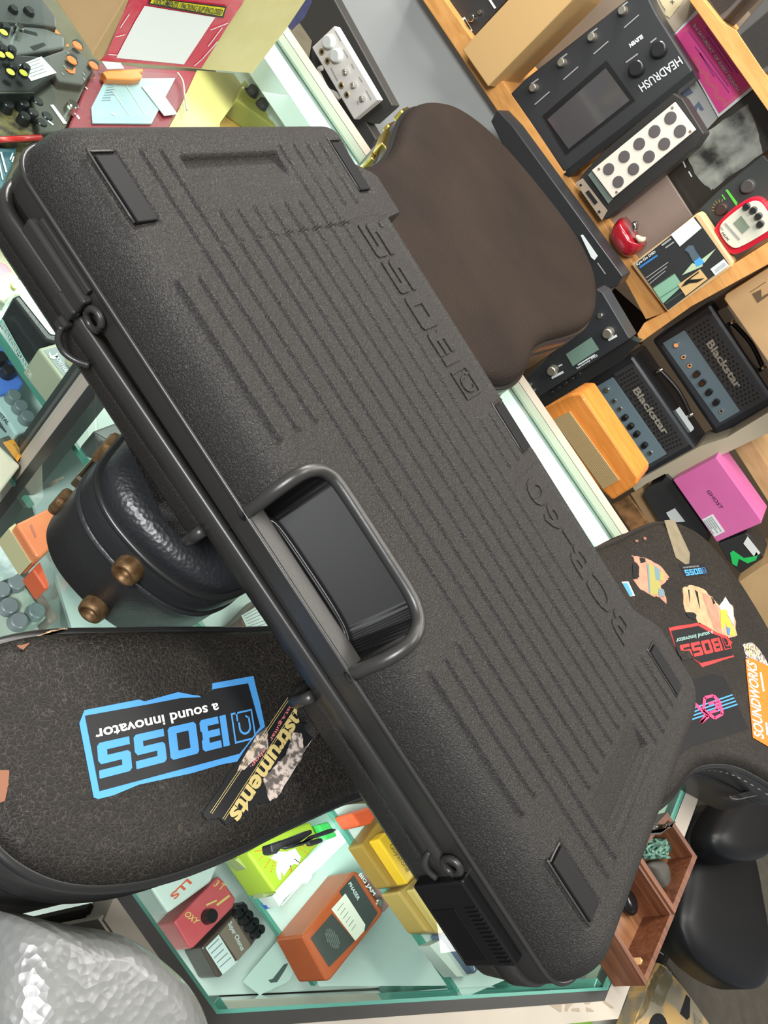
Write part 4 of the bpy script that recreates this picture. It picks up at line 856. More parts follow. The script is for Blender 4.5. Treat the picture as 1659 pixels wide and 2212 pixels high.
# --- bottom, through the glass top
K9 = lambda *p: C(0, 1850, 2.37, *p)
p = ped('white pedal with a curved scale and orange letters near the front glass edge', K9((770, 160), (1000, 60), (1120, 40), (1080, 130), (860, 292)), -.30, .06, mat('white_enamel', (214, 222, 216), .35))
txt(p, 'LLS', K9((960, 112))[0], K9((868, 200))[0], K9((985, 135))[0], hz(-.30), mat('print_orange', (222, 92, 60), .5), .001, .03)
p = ped('pink red pedal with yellow print and one black knob', K9((1120, 100), (1145, 125), (1208, 215), (1195, 260), (990, 470), (970, 472), (890, 335)), -.315, .045, mat('pink_red', (206, 78, 88), .28, var=((220, 110, 112), 16, .2)))
knob(p, 'knob', K9((1062, 308))[0], hz(-.315), .0085, .012, blk)
txt(p, 'OXY', K9((940, 300))[0], K9((1000, 350))[0], K9((965, 278))[0], hz(-.315), mat('print_straw', (226, 206, 120), .5), .001, .02); txt(p, '3 T', K9((1090, 150))[0], K9((1135, 175))[0], K9((1115, 120))[0], hz(-.315), mat('print_straw', (226, 206, 120), .5), .001, .02)
polys(p, 'yellow_print', [bline(K9((1055, 250))[0], K9((1110, 225))[0], 4), bline(K9((1110, 250))[0], K9((1175, 200))[0], 5)], hz(-.315), mat('print_straw', (226, 206, 120), .5), .001)
p = ped('dark brown pedal with eight glossy knobs and a white label beside the pink red pedal', K9((1250, 225), (1345, 375), (1290, 460), (1130, 620), (1110, 615), (1030, 468), (1190, 300)), -.318, .042, mat('brown_pedal', (86, 72, 66), .3))
for i in range(4):
    for j in range(2): knob(p, 'knob', K9((1228 + i * 30 - j * 20, 268 + i * 36 + j * 22))[0], hz(-.318), .006, .010, blk, 14)
polys(p, 'brown_panel', [K9((1195, 312), (1285, 455), (1218, 535), (1122, 395))], hz(-.318), mat('brown_plate', (134, 116, 104), .4), .0006)
Q = K9((1120, 400), (1210, 545), (1140, 605), (1052, 468)); lb_ = polys(p, 'price_label', [Q], hz(-.318), lab, .0006); polys(lb_, 'label_print', textlines([Q[3], Q[0], Q[1], Q[2]], 5, .16, 4), hz(-.318), inkl, .001)
txt(p, 'Super Chorus', K9((1160, 350))[0], K9((1230, 490))[0], K9((1185, 330))[0], hz(-.318), lab, .001, .02)
K10 = lambda *p: C(430, 1760, 4.147, *p)
p = ped('lime green picture box with a white bird shape on the middle shelf', K10((430, 340), (640, 200), (1000, 60), (1090, 250), (680, 700)), -.175, .05, mat('lime_card', (160, 178, 50), .45), name='pedal_box', cat='box')
polys(p, 'white_shape', [jag(K10((615, 365), (650, 380), (690, 330), (780, 330), (860, 300), (915, 380), (890, 450), (850, 440), (800, 490), (760, 550), (735, 500), (735, 580), (715, 580), (690, 510), (700, 420), (660, 400)), .6, 81, 2)], hz(-.175), lab, .0008)
dots = []
for a, b in (((610, 340), (540, 400)), ((630, 410), (590, 470)), ((670, 430), (645, 510)), ((820, 460), (825, 510)), ((900, 300), (970, 350)), ((860, 400), (900, 430)), ((930, 280), (1010, 280)), ((560, 320), (500, 330))):
    for k in range(4):
        c_ = K10(lerp(a, b, k / 3))[0]; dots.append([(c_[0] + 1.7 * math.cos(t), c_[1] + 1.7 * math.sin(t)) for t in [0, 1.05, 2.09, 3.14, 4.19, 5.24]])
polys(p, 'orange_dots', dots, hz(-.175), orn, .0008)
single('olive_box_end', 'olive and grey end of a flat box under the lime green box', 'box', K10((320, 400), (430, 340), (690, 700), (580, 740), (560, 600)), hz(-.195), .02, mat('olive_card', (146, 152, 70), .5, var=((150, 158, 156), 8, .1)))
single('green_clip', 'bright green plastic piece behind the chrome latch', 'clip', K10((1060, 90), (1160, 60), (1245, 190), (1150, 225), (1120, 190)), hz(-.17), .02, mat('green_plastic', (76, 196, 96), .35), .002)
for k in range(4):
    a = K10((665 + 25 * k, 745 + 24 * k))[0]; b = K10((1010 + 18 * k, 395 + 20 * k))[0]
    single('white_stick', 'thin white stick in the row of four beside the tube light', 'stick', bline(a, b, 2.8), hz(-.222), .003, mat('stick_white', (240, 244, 240), .4), .0006, 'thin white sticks beside the tube light')
p = ped('orange brown speaker shaped wah box on the middle shelf', K10((920, 1085), (1390, 500), (1430, 520), (1650, 860), (1640, 900), (1180, 1480), (1140, 1490)), -.178, .05, mat('burnt_orange', (176, 84, 48), .3), name='effects_pedal')
polys(p, 'black_speaker_panel', [K10((1000, 1105), (1190, 885), (1395, 1130), (1165, 1365))], hz(-.178), mat('panel_black', (62, 68, 66), .4), .0006)
c_ = K10((1195, 1110))[0]; ring_ = [hz(-.178).at(c_[0] + 23 * math.cos(t) , c_[1] + 30 * math.sin(t)) for t in np.linspace(0, 2 * math.pi, 24, endpoint=False)]
gr = []
for k in range(7):
    u = (k - 3) / 3.4; h_ = math.sqrt(max(0, 1 - u * u)); a = (c_[0] + u * 14 - h_ * 15 * .45, c_[1] + u * -10 * .2 + u * 4 - h_ * 24 * .9); b = (c_[0] + u * 14 + h_ * 15 * .45, c_[1] + u * 2 + h_ * 24 * .9)
    gr.append(bline(a, b, 2.0))
polys(p, 'speaker_grille', gr, hz(-.178), mat('grille_grey', (112, 120, 118), .4), .0012)
polys(p, 'black_name_panel', [K10((1255, 690), (1385, 540), (1600, 880), (1490, 1050))], hz(-.178), mat('panel_black', (62, 68, 66), .4), .0006)
Q = K10((1185, 845), (1310, 705), (1490, 985), (1480, 1040), (1400, 1130)); polys(p, 'price_label', [Q], hz(-.178), mat('label_cream', (226, 222, 206), .5), .0012)
polys(p, 'label_print', textlines(K10((1215, 850), (1300, 740), (1465, 1000), (1400, 1095)), 6, .12, 5), hz(-.178), inkl, .0016)
txt(p, 'BIG JAM', K10((1420, 545))[0], K10((1555, 735))[0], K10((1450, 515))[0], hz(-.178), lab, .001, .03); txt(p, 'PHASER', K10((1335, 620))[0], K10((1420, 770))[0], K10((1360, 600))[0], hz(-.178), lab, .001, .02)
knob(p, 'jack', K10((1610, 795))[0], hz(-.178), .0045, .003, chromeb)
ped('small pinkish pedal beyond the orange brown box', K10((1500, 560), (1540, 500), (1680, 620), (1740, 780), (1660, 880), (1600, 800)), -.195, .03, mat('pinkish_metal', (176, 130, 126), .35))
K11 = lambda *p: C(700, 1700, 4.147, *p)
p = ped('ochre rocker pedal with a yellow treadle and script lettering on the upper shelf', K11((335, 520), (540, 240), (700, 300), (920, 740), (740, 885), (590, 895)), -.105, .025, mat('bronze_metal', (146, 112, 48), .4))
tr_ = slab(p, 'treadle', K11((485, 470), (560, 400), (700, 400), (890, 700), (750, 875)), hz(-.088), .017, mat('ochre_enamel', (214, 166, 40), .35), .002)
txt(tr_, 'Guyatone', K11((575, 535))[0], K11((735, 775))[0], K11((615, 500))[0], hz(-.088), mat('print_black', (50, 52, 54), .5), .001, .0)
Q = K11((530, 375), (575, 290), (715, 510), (705, 540), (672, 568)); polys(p, 'price_label', [Q], hz(-.088), lab, .0012)
p = ped('gold pedal with a long white framed label next to the ochre rocker pedal', K11((665, 940), (900, 775), (1190, 1215), (1130, 1310), (920, 1300)), -.10, .03, mat('gold_enamel', (168, 138, 76), .35))
slab(p, 'raised_top', K11((795, 920), (920, 790), (1195, 1220), (1150, 1290), (1060, 1300)), hz(-.088), .012, mat('gold_enamel_light', (186, 158, 94), .35), .002)
polys(p, 'label_frame', [K11((905, 900), (960, 840), (1192, 1220), (1160, 1250))], hz(-.088), blk, .0006); polys(p, 'white_label', [K11((930, 890), (965, 850), (1180, 1200), (1165, 1238))], hz(-.088), lab, .001)
knob(p, 'knob', K11((945, 1138))[0], hz(-.10), .006, .008, chromeb)
p = ped('slate blue box with pale line drawings at the near end of the upper shelf', K11((1105, 1335), (1160, 1240), (1290, 1300), (1420, 1590), (1355, 1680)), -.10, .028, mat('slate_blue_card', (92, 106, 128), .5), name='pedal_box', cat='box')
polys(p, 'line_drawing', [bline(K11(a)[0], K11(b)[0], 1.5) for a, b in (((1150, 1340), (1165, 1390)), ((1165, 1335), (1185, 1395)), ((1235, 1460), (1290, 1480)), ((1290, 1480), (1260, 1510)), ((1260, 1510), (1235, 1460)), ((1325, 1550), (1350, 1640)), ((1270, 1330), (1330, 1430)), ((1330, 1430), (1275, 1440)), ((1275, 1440), (1270, 1330)))], hz(-.10), lab, .0006)
slab(p, 'white_side', K11((945, 1420), (1100, 1345), (1350, 1690), (1190, 1700)), hz(-.112), .02, mat('card_white', (206, 212, 204), .5))
ped('orange red box at the edge of the guitar case under the glass', K11((235, 235), (410, 175), (520, 200), (430, 330), (315, 352)), -.10, .03, mat('vermilion_card', (210, 84, 48), .45), name='pedal_box', cat='box')
pp = thing('lettered_paper', 'pale curled paper with large black upside down letters in the bottom of the counter', 'paper', hz(-.34).at(850, 2040)); slab(pp, 'sheet', K11((230, 1660), (480, 1480), (640, 1300), (760, 1180), (960, 1200), (900, 1500), (700, 1760), (450, 1740)), hz(-.32), .001, mat('paper_pale', (206, 222, 212), .5))
txt(pp, 'RATION', K11((790, 1300))[0], K11((275, 1640))[0], K11((850, 1420))[0], hz(-.32), mat('print_black', (50, 52, 54), .5), .001, .02)
pp = thing('lettered_paper', 'small pale paper with dark broken letter shapes lying beside the dark brown pedal', 'paper', hz(-.34).at(590, 2110)); slab(pp, 'sheet', K9((1240, 640), (1420, 430), (1560, 500), (1480, 640), (1330, 710)), hz(-.335), .001, mat('paper_pale', (206, 222, 212), .5))
polys(pp, 'letter_shapes', [K10((620, 1480), (660, 1470), (760, 1340), (800, 1330), (770, 1390), (700, 1500), (640, 1505)), K10((775, 1290), (800, 1260), (870, 1265), (850, 1295)), K10((730, 1150), (760, 1115), (810, 1135), (790, 1155))], hz(-.335), mat('print_slate2', (84, 96, 94), .5), .001)
# ================================================================== ON AND AROUND THE COUNTER
def dome(t, name, pts, z0, h, m, n=9, pw=2.0, smooth=True, up=(0, 0, 1), org=None, edge=None):
    P = np.array(pts, float); c = P.mean(axis=0); V = []; F = []; k = len(P); up = np.array(up, float)
    base = P.copy()
    rings = [(1, 0)] + [(math.cos(a), math.sin(a)) for a in np.linspace(0, math.pi / 2, n)[1:-1]]
    for s, q in rings:
        s2 = s ** (1 / pw * 1.0); V += (c + (P - c) * s2 + up * h * q).tolist()
    V.append((c + up * h).tolist())
    for r in range(len(rings) - 1):
        F += [[r * k + i, r * k + (i + 1) % k, (r + 1) * k + (i + 1) % k, (r + 1) * k + i] for i in range(k)]
    a = (len(rings) - 1) * k; F += [[a + i, a + (i + 1) % k, len(V) - 1] for i in range(k)]
    if edge:   # skirt below
        b = len(V); V += (P * 1 - up * edge).tolist(); F += [[b + i, b + (i + 1) % k, (i + 1) % k, i] for i in range(k)]; F.append([b + i for i in reversed(range(k))])
    bm = bmesh.new(); vs = [bm.verts.new(v) for v in V]
    for f in F: bm.faces.new([vs[i] for i in f])
    return fromq(name, bm, m, t, org, smooth)
card = mat('cardboard', (176, 146, 104), .75, var=((190, 158, 114), 9, .2)); card2 = mat('kraft_paper', (216, 204, 142), .6, var=((226, 214, 158), 25, .2))
# cardboard box on the glass with a packing slip envelope on its front
EV = vy(.93)
bx = thing('shipping_box', 'brown cardboard shipping box standing on the glass counter beside the packing slip envelope', 'box', (-.62, .95, 0))
yb = .70; g0 = hz(0).at(212, 132); g1p = hz(0).at(545, 158); g2p = hz(0).at(592, 60)
# left face, px polygon lying in a vertical plane through the bottom-left edge
def vplane(a, b):
    d = np.array(b) - np.array(a); d[2] = 0; n = np.array([d[1], -d[0], 0]); return Pl(a, n)
lft = hz(0).at(95, -40); pA = vplane(lft, g0); pB = vplane(g0, g1p)
slab(bx, 'left_panel', [(212, 132), (120, 0), (80, -60), (330, -60), (280, 0), (272, 20)], pA, .004, card)
slab(bx, 'front_panel', [(214, 132), (545, 158), (620, 60), (700, -60), (330, -60), (278, 0)], pB, .004, card2)
slab(bx, 'corner_flap', [(200, 118), (214, 132), (230, 118), (278, 0), (270, 0)], pB.up(.002), .002, card)
bk = thing('packing_slip', 'red edged packing slip pouch with white paper and yellow header on the cardboard box', 'packing slip', g0 * .5 + g1p * .5)
pC = pB.up(.002); E6 = lambda *p: C(130, 0, 3.016, *p); E0 = lambda *p: C(0, 0, 2, *p)
slipred = mat('slip_red', (214, 48, 78), .25, bump=('noise', 60, .4, .003), coat=.5)
slab(bk, 'pouch', E0((436, 262), (560, 0), (600, -60), (1080, -60), (1045, 20), (985, 110), (870, 295)), pC, .001, slipred)
polys(bk, 'white_paper', [E0((502, 250), (580, 100), (625, 25), (930, 75), (795, 278))], pC, mat('slip_paper', (246, 246, 246), .5), .0006)
polys(bk, 'header', [E0((655, -10), (980, 28), (965, 78), (640, 18))], pC, mat('header_black', (40, 40, 30), .4), .0012)
polys(bk, 'yellow_header', [E0((658, -6), (972, 34), (960, 70), (648, 14))], pC, mat('header_yellow', (226, 216, 30), .4), .0016)
txt(bk, 'DOCUMENTS / PACKING SLIP ENCLOSED', E0((662, 20))[0], E0((955, 66))[0], E0((672, -6))[0], pC, mat('print_black', (50, 52, 54), .5), .0022, .02)
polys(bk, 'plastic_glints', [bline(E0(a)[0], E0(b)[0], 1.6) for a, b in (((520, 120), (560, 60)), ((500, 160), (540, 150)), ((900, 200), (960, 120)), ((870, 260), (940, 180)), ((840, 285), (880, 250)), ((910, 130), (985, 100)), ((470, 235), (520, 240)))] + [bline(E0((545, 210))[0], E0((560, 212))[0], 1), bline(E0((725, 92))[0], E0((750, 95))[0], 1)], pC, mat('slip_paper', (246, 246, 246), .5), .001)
single('purple_pouch', 'purple padded edge of a pouch behind the kraft side of the shipping box', 'pouch', C(130, 0, 3.016, (1500, 40), (1560, -30), (1660, -40), (1640, 20), (1590, 120), (1510, 200), (1455, 155)), pB.up(-.006), .01, mat('purple_fabric', (84, 84, 132), .7, var=((66, 66, 112), 80, .2)), .001)
# wooden compartment trays
wt = wood('carved_hardwood', (78, 42, 27), (118, 72, 45), 9, (0, 0, .4)); wt2 = wood('pale_hardwood', (100, 62, 38), (140, 96, 62), 9, (0, 0, .2))
KT = lambda *p: C(1200, 1500, 3.107, *p)
def tray(label, rim, z, d, wall):
    q = hz(z); P = [q.at(*p)[:2] for p in rim]; c = np.mean(P, axis=0); t = thing('wooden_tray', label, 'tray', (c[0], c[1], z - d), 'carved wooden trays at the counter end')
    a2 = sum(P[i][0] * P[(i + 1) % 4][1] - P[(i + 1) % 4][0] * P[i][1] for i in range(4))
    if a2 < 0: P = P[::-1]
    inn = offpoly([tuple(p) for p in P], [-wall] * 4)
    ringobj('tray_wall', [tuple(p) for p in P], inn, z - d, z, wt, t)
    fromq('tray_floor', prism([(x, y, z - d + .004) for x, y in offpoly(inn, [.001] * 4)], (0, 0, 1), .004), wt2, t); return t
t1 = tray('carved wooden tray holding a black guitar pick shaped rest, its end at the counter corner', KT((335, 1515), (605, 1955), (800, 1482), (515, 1055)), .040, .038, .006)
t2 = tray('smaller wooden tray with a green cord and a grey stone, nearest the case latch', KT((520, 1050), (800, 1475), (952, 1090), (750, 790)), .042, .036, .007)
car = []
for k in range(9): car.append(bline(KT((330 + 24 * k, 1640 + 36 * k))[0], KT((345 + 24 * k, 1625 + 42 * k))[0], 2.4))
q = hz(.008)
pk = thing('pick_rest', 'glossy black oval piece lying in the carved wooden tray', 'pick rest', q.at(*KT((485, 1390))[0]))
cc = KT((488, 1395))[0]; el = []
for a in np.linspace(0, 2 * math.pi, 22, endpoint=False):
    x_, y_ = 15 * math.cos(a), 31 * math.sin(a); r_ = math.radians(-18); el.append(hz(.012).at(cc[0] + x_ * math.cos(r_) - y_ * math.sin(r_), cc[1] + x_ * math.sin(r_) + y_ * math.cos(r_)))
gb = mat('gloss_black', (22, 23, 24), .15)
dome(pk, 'body', el, 0, .006, gb, edge=.003); knob(pk, 'knob', KT((438, 1312))[0], hz(.013), .0055, .005, gb)
stn = thing('grey_stone', 'flat dark grey stone leaning inside the smaller wooden tray', 'stone', hz(.010).at(*KT((690, 1230))[0]))
dome(stn, 'stone', [hz(.018).at(*p) for p in smoothpoly(KT((600, 1130), (700, 1105), (745, 1150), (755, 1250), (745, 1340), (690, 1270), (650, 1200)), it=2)], 0, .008, mat('stone', (66, 64, 58), .7), edge=.008)
gc = thing('cord_bundle', 'tangled pale green cord bundle in the smaller wooden tray', 'cord', hz(.012).at(*KT((670, 1035))[0]))
rg = random.Random(4); cord = mat('green_cord', (98, 140, 122), .6, var=((60, 90, 78), 200, .1)); pts_ = []
for k in range(70):
    u = k / 70; x_ = 590 + 170 * rg.random(); y_ = 965 + 135 * rg.random(); p_ = hz(.018 + .014 * rg.random()).at(*KT((x_, y_))[0]); pts_.append(p_)
tube(gc, 'cord', crp(pts_, 4), .0016, cord, 6)
dome(gc, 'cord_core', [hz(.014).at(*p) for p in smoothpoly(KT((590, 960), (760, 965), (765, 1080), (620, 1105)), it=2)], 0, .010, mat('cord_dark', (50, 74, 64), .7), edge=.003)
single('wood_wedge', 'small pale wooden wedge in the corner of the carved wooden tray', 'wedge', KT((570, 1765), (628, 1840), (575, 1855)), hz(.03), .022, mat('pale_wedge', (206, 164, 112), .6))
# bubble wrap roll in front of the counter
bw = mat('bubble_wrap', (108, 109, 107), .3, bump=('vor', 190, .4, .0016), spec=.5, coat=.1, var=((120, 121, 118), 20, .2))
KB = lambda *p: C(0, 1850, 2.37, *p)
ow = smoothpoly(KB((-150, 260), (0, 290), (60, 290), (150, 320), (300, 350), (500, 378), (600, 420), (700, 480), (880, 630), (950, 730), (1000, 830), (1030, 950), (1000, 1150), (500, 1300), (-200, 1250)), it=2)
tag(dome(None, 'bubble_wrap_bundle', [hz(.035).at(*p) for p in ow], 0, .045, bw, n=14, pw=1.7, edge=.35, org=hz(-.3).at(150, 2150)), 'big white bundle wrapped in bubble wrap in front of the counter', 'bubble wrap')
# small chip of raw wood beside the bubble wrap
single('wood_scrap', 'splintered yellow wood scrap at the left edge above the bubble wrap', 'wood scrap', KB((-20, 310), (20, 310), (50, 350), (20, 400), (-20, 380)), hz(-.09), .012, mat('raw_wood', (196, 166, 110), .7, var=((150, 120, 76), 60, .2)), .001)
# ---------------- lower right: stool, collage panel, amps on the floor
vin = mat('black_vinyl', (20, 21, 23), .45, spec=.35)
KS = lambda *p: C(1350, 1700, 4.32, *p)
st = thing('stool', 'black vinyl padded stool with long saddle seat and a round backrest', 'stool', (.98, 1.05, -1.0))
seat = smoothpoly(KS((650, 270), (740, 215), (880, 195), (1000, 195), (1150, 500), (1220, 800), (1260, 1060), (1300, 1250), (1335, 1600), (1320, 1780), (1240, 1885), (1100, 1890), (900, 1810), (700, 1660), (590, 1530), (500, 1300), (490, 1170), (540, 900), (560, 600), (580, 400)), it=3)
dome(st, 'seat', [hz(-.34).at(*p) for p in seat], 0, .022, vin, n=12, pw=3.2, edge=.05)
bk_ = smoothpoly(KS((880, 195), (1000, 80), (1335, -120), (1600, 0), (1500, 350), (1340, 520), (1300, 640), (1190, 695), (1000, 700), (850, 630), (775, 500), (780, 400)), it=3)
dome(st, 'backrest', [hz(-.255).at(*p) for p in bk_], 0, .028, vin, n=12, pw=3.0, edge=.04)
tube(st, 'post', [hz(-.36).at(1590, 1950), np.array([*hz(-.36).at(1590, 1950)[:2], -1.0])], .03, chrome, 14)
marb = mat('collage_paper', (206, 170, 108), .5, var=((150, 142, 120), 14, .06), bump=('noise', 60, .3)); marb2 = mat('collage_grey', (150, 150, 140), .6, var=((120, 112, 84), 22, .1))
cp = thing('collage_panel', 'tan and grey marbled paper collage board with black cut-outs at the bottom right', 'collage panel', hz(-.75).at(1440, 2170))
slab(cp, 'panel', jag(KS((180, 1960), (220, 1800), (300, 1640), (390, 1680), (450, 1760), (610, 1960), (800, 2230), (900, 2500), (0, 2500), (80, 2212)), 1, 91, 3), hz(-.5), .04, marb)
for q_ in (jag(KS((380, 1700), (430, 1720), (450, 1800), (350, 2050), (240, 2000), (300, 1850)), 1.5, 92), jag(KS((640, 2100), (720, 2200), (650, 2230)), 1, 93)): polys(cp, 'grey_marbling', [q_], hz(-.5), marb2, .0008)
polys(cp, 'olive_marbling', [jag(KS((180, 1980), (240, 1800), (330, 1660), (380, 1700), (300, 1850), (200, 2100), (90, 2212)), 1.5, 94)], hz(-.5), mat('collage_olive', (98, 88, 62), .6, var=((140, 120, 80), 40, .15)), .0006)
polys(cp, 'black_cutout', [KS((575, 1935), (610, 1975), (605, 2150), (580, 2175), (515, 2115)), [KS((310 + 90 * math.cos(a), 2260 + 150 * math.sin(a)))[0] for a in np.linspace(0, 6.28, 18, endpoint=False)]], hz(-.5), blk, .0012)
pl_ = thing('sign_board', 'black board with white letter strokes between the wooden tray and the stool', 'sign', hz(-.6).at(1440, 2030)); slab(pl_, 'panel', KS((300, 1640), (420, 1350), (480, 1330), (470, 1380), (340, 1660)), hz(-.55), .03, blk)
polys(pl_, 'white_letters', [bline(KS((385, 1420))[0], KS((405, 1390))[0], 2), bline(KS((405, 1390))[0], KS((418, 1410))[0], 2), bline(KS((385, 1420))[0], KS((405, 1430))[0], 2), bline(KS((325, 1540))[0], KS((360, 1565))[0], 1.6)], hz(-.55), lab, .001)
rug = mat('grey_carpet', (84, 80, 70), .9, var=((72, 68, 60), 30, .2))
single('low_cabinet', 'flat grey brown cabinet top below the stool', 'cabinet', [(1440, 2080), (1480, 1990), (1560, 1800), (1720, 1700), (1800, 2300), (1560, 2260)], hz(-.6), .4, rug)
lg = thing('grey_crate', 'pale grey crate with a green paper square in front of the counter corner', 'crate', hz(-.9).at(1250, 2205)); slab(lg, 'top', [(1175, 2190), (1300, 2190), (1400, 2100), (1420, 2150), (1350, 2330), (1100, 2330)], hz(-.6), .3, mat('crate_grey', (158, 156, 148), .6))
KC = lambda *p: C(1150, 1950, 5.53, *p)
polys(lg, 'green_square', [KC((480, 1400), (725, 1355), (715, 1500), (440, 1500))], hz(-.6), mat('green_paper', (120, 166, 62), .6), .001); polys(lg, 'brown_strip', [KC((340, 1320), (395, 1330), (330, 1500), (260, 1500))], hz(-.6), mat('brown_strip', (126, 100, 74), .7), .001)
# scuffs on the cream rail at the corner
polys(ctr, 'tape_residue', [jag(KC(*p), .8, 100 + i, 3) for i, p in enumerate((((50, 1130), (340, 1165), (355, 1180), (350, 1300), (330, 1305), (190, 1210)), ((390, 1290), (400, 1210), (440, 1150), (500, 1200), (440, 1250), (420, 1300)), ((605, 1120), (730, 1090), (800, 1130), (740, 1165), (680, 1210), (630, 1210)), ((465, 1270), (560, 1255), (570, 1300), (480, 1295)), ((640, 1245), (720, 1280), (740, 1300), (655, 1300)), ((835, 1145), (900, 1190), (980, 1260), (940, 1260), (860, 1200))))], hz(.0006), mat('tape_residue', (150, 138, 118), .7), .0003)

# ================================================================== BACK SHELVING
pine = wood('pine', (196, 138, 72), (218, 162, 96), 5, (0, 0, 0), .45, (2, 14, 14)); pine2 = wood('pine_light', (190, 152, 104), (206, 170, 124), 5, (0, 0, 0), .5, (2, 14, 14))
K20 = lambda *p: C(830, 0, 2, *p); K30 = lambda *p: C(1000, 400, 2.517, *p)
YB = 1.80
gw = mat('grey_wall_paint', (196, 200, 198), .6, var=((184, 188, 186), 5, .25))
o = slab(None, 'wall_low', [(250, -500), (905, -40), (1347, 600), (1290, 660), (1000, 880), (200, 300)], vy(1.86), .02, gw); struct(o)
def cub(name, label, cat, pts, y, d, m, bev=.002, group=None): return item(name, label, cat, pts, vy(y), d, m, bev, 'body', group)
sh = thing('wooden_shelf', 'pine shelf unit with a long front board and an upright behind the counter', 'shelf', vy(1.9).at(1385, 720))
slab(sh, 'bottom_board', [(880, -60), (905, -12), (1100, 277), (1128, 300), (1346, 598), (1395, 690), (1440, 674), (1369, 571), (1225, 375), (1102, 200), (960, 0), (925, -60)], vy(YB), .30, pine, .001)
slab(sh, 'upright', [(1376, 722), (1391, 698), (1437, 674), (1584, 571), (1659, 523), (1760, 455), (1760, 500), (1659, 571), (1493, 662), (1383, 740)], vy(YB - .012), .30, pine, .001)
slab(sh, 'top_board', [(1470, -25), (1500, -25), (1556, 45), (1590, 65), (1659, 168), (1720, 260), (1720, 330), (1659, 240), (1504, 22)], vy(YB - .004), .30, pine, .001)
slab(sh, 'shelf_back', [(880, -120), (1520, -120), (1800, 300), (1800, 560), (1440, 720), (1390, 650)], vy(2.12), .01, mat('shelf_back_board', (118, 106, 92), .7))
hd = mat('handle_black', (40, 40, 40), .4)
p = cub('effects_controller', 'black switcher pedal with chrome switches at the far left end of the pine shelf', 'pedal', [(945, -40), (1018, 83), (1030, 72), (1130, -40)], 1.83, .05, mat('soft_black', (48, 48, 48), .5))
knob(p, 'footswitch', (1023, 40), vy(1.83), .009, .015, chromeb); knob(p, 'footswitch', (1038, 27), vy(1.83), .005, .01, chromeb); polys(p, 'label_frame', [bline((1001, 38), (1018, 68), 7), bline((1055, -5), (1070, 18), 5)], vy(1.83), lab, .001)
polys(p, 'label_inner', [bline((1003, 42), (1016, 64), 4)], vy(1.83), blk, .0016)
cub('cardboard_box', 'long plain cardboard box standing on the pine shelf beside the black multi-effects unit', 'box', [(999, 108), (1020, 83), (1200, -110), (1330, -110), (1245, -8), (1054, 187)], 1.76, .14, mat('cardboard_bright', (190, 156, 104), .75))
hb = mat('fx_body_black', (46, 47, 49), .42)
p = cub('multi_effects_unit', 'black multi-effects floor unit with screen and four footswitches standing on the pine shelf', 'multi-effects unit', [(1102, 203), (1135, 170), (1390, -30), (1420, 30), (1496, 150), (1490, 168), (1217, 376)], 1.80, .07, hb, .004)
V8 = vy(1.80)
slab(p, 'front_edge', [(1217, 376), (1496, 152), (1502, 166), (1230, 382)], vy(1.795), .05, blk)
bz_ = slab(p, 'screen_bezel', [(1172, 250), (1310, 130), (1372, 217), (1222, 335)], V8.up(.001), .001, mat('bezel', (26, 26, 27), .3)); slab(bz_, 'screen', [(1182, 258), (1308, 147), (1360, 217), (1228, 322)], V8.up(.0018), .001, mat('screen_glass', (70, 68, 70), .08, spec=.7))
for q_ in ((1155, 190), (1216, 136), (1281, 81), (1347, 24)):
    knob(p, 'footswitch', q_, V8, .009, .016, mat('satin_nickel', (190, 184, 170), .3, .9)); 
for x, y in ((1153, 190), (1215, 136), (1280, 81), (1346, 24)):
    polys(p, 'switch_label', [bline((x - 6, y - 8), (x + 10, y - 20), 3)], V8, grypr, .001); polys(p, 'status_bar', [bline((x + 2, y + 36), (x + 34, y + 8), 2.4)], V8, grypr, .001)
for q_, r_ in (((1425, 107), .017), ((1377, 148), .017)): knob(p, 'knob', q_, V8, r_, .016, blk)
txt(p, 'HEADRUSH', (1466, 121), (1378, 184), (1476, 137), V8, lab, .001, .01); txt(p, 'ELEVEN', (1386, 74), (1358, 95), (1390, 82), V8, lab, .001, .05)
polys(p, 'knob_scale', [bline((1352, 135), (1378, 116), 3), bline((1405, 92), (1418, 82), 3)], V8, grypr, .001)
p = cub('expression_pedal', 'black pedal with a cream plate of ten round grey pads leaning on the shelf', 'pedal', [(1243, 398), (1262, 372), (1300, 330), (1455, 200), (1475, 212), (1522, 288), (1500, 320), (1345, 448), (1308, 476)], 1.76, .06, mat('fx_black2', (40, 39, 37), .45), .003)
V7 = vy(1.755)
slab(p, 'cream_plate', [(1278, 368), (1458, 220), (1503, 280), (1323, 428)], V7.up(.006), .006, mat('plate_cream', (222, 214, 200), .35), .001)
slab(p, 'chrome_end', [(1270, 378), (1278, 370), (1323, 430), (1314, 440)], V7.up(.002), .003, mat('chrome_green', (130, 146, 138), .3, .4))
pad_m = mat('pad_grey', (84, 80, 80), .6)
for x_, y_ in ((1237, 510), (1278, 567), (1168, 568), (1210, 622), (1102, 622), (1144, 677), (1037, 677), (1077, 731), (970, 731), (1011, 786)): knob(p, 'round_pad', K20((x_, y_))[0], V7.up(.006), .0118, .0012, pad_m, 22, .98)
for x_, y_ in ((1245, 466), (1322, 568), (928, 730), (1004, 830)): knob(p, 'screw', K20((x_, y_))[0], V7.up(.006), .003, .001, mat('screw_dull', (150, 140, 124), .4, .6), 10)
slab(p, 'jack_plate', [(1243, 395), (1258, 385), (1312, 455), (1300, 476)], V7, .002, mat('jack_plate_tan', (150, 136, 118), .5)); polys(p, 'jack_holes', [bline((1253, 398), (1256, 402), 5), bline((1268, 413), (1288, 440), 9), bline((1293, 455), (1296, 460), 5)], V7, blk, .001)
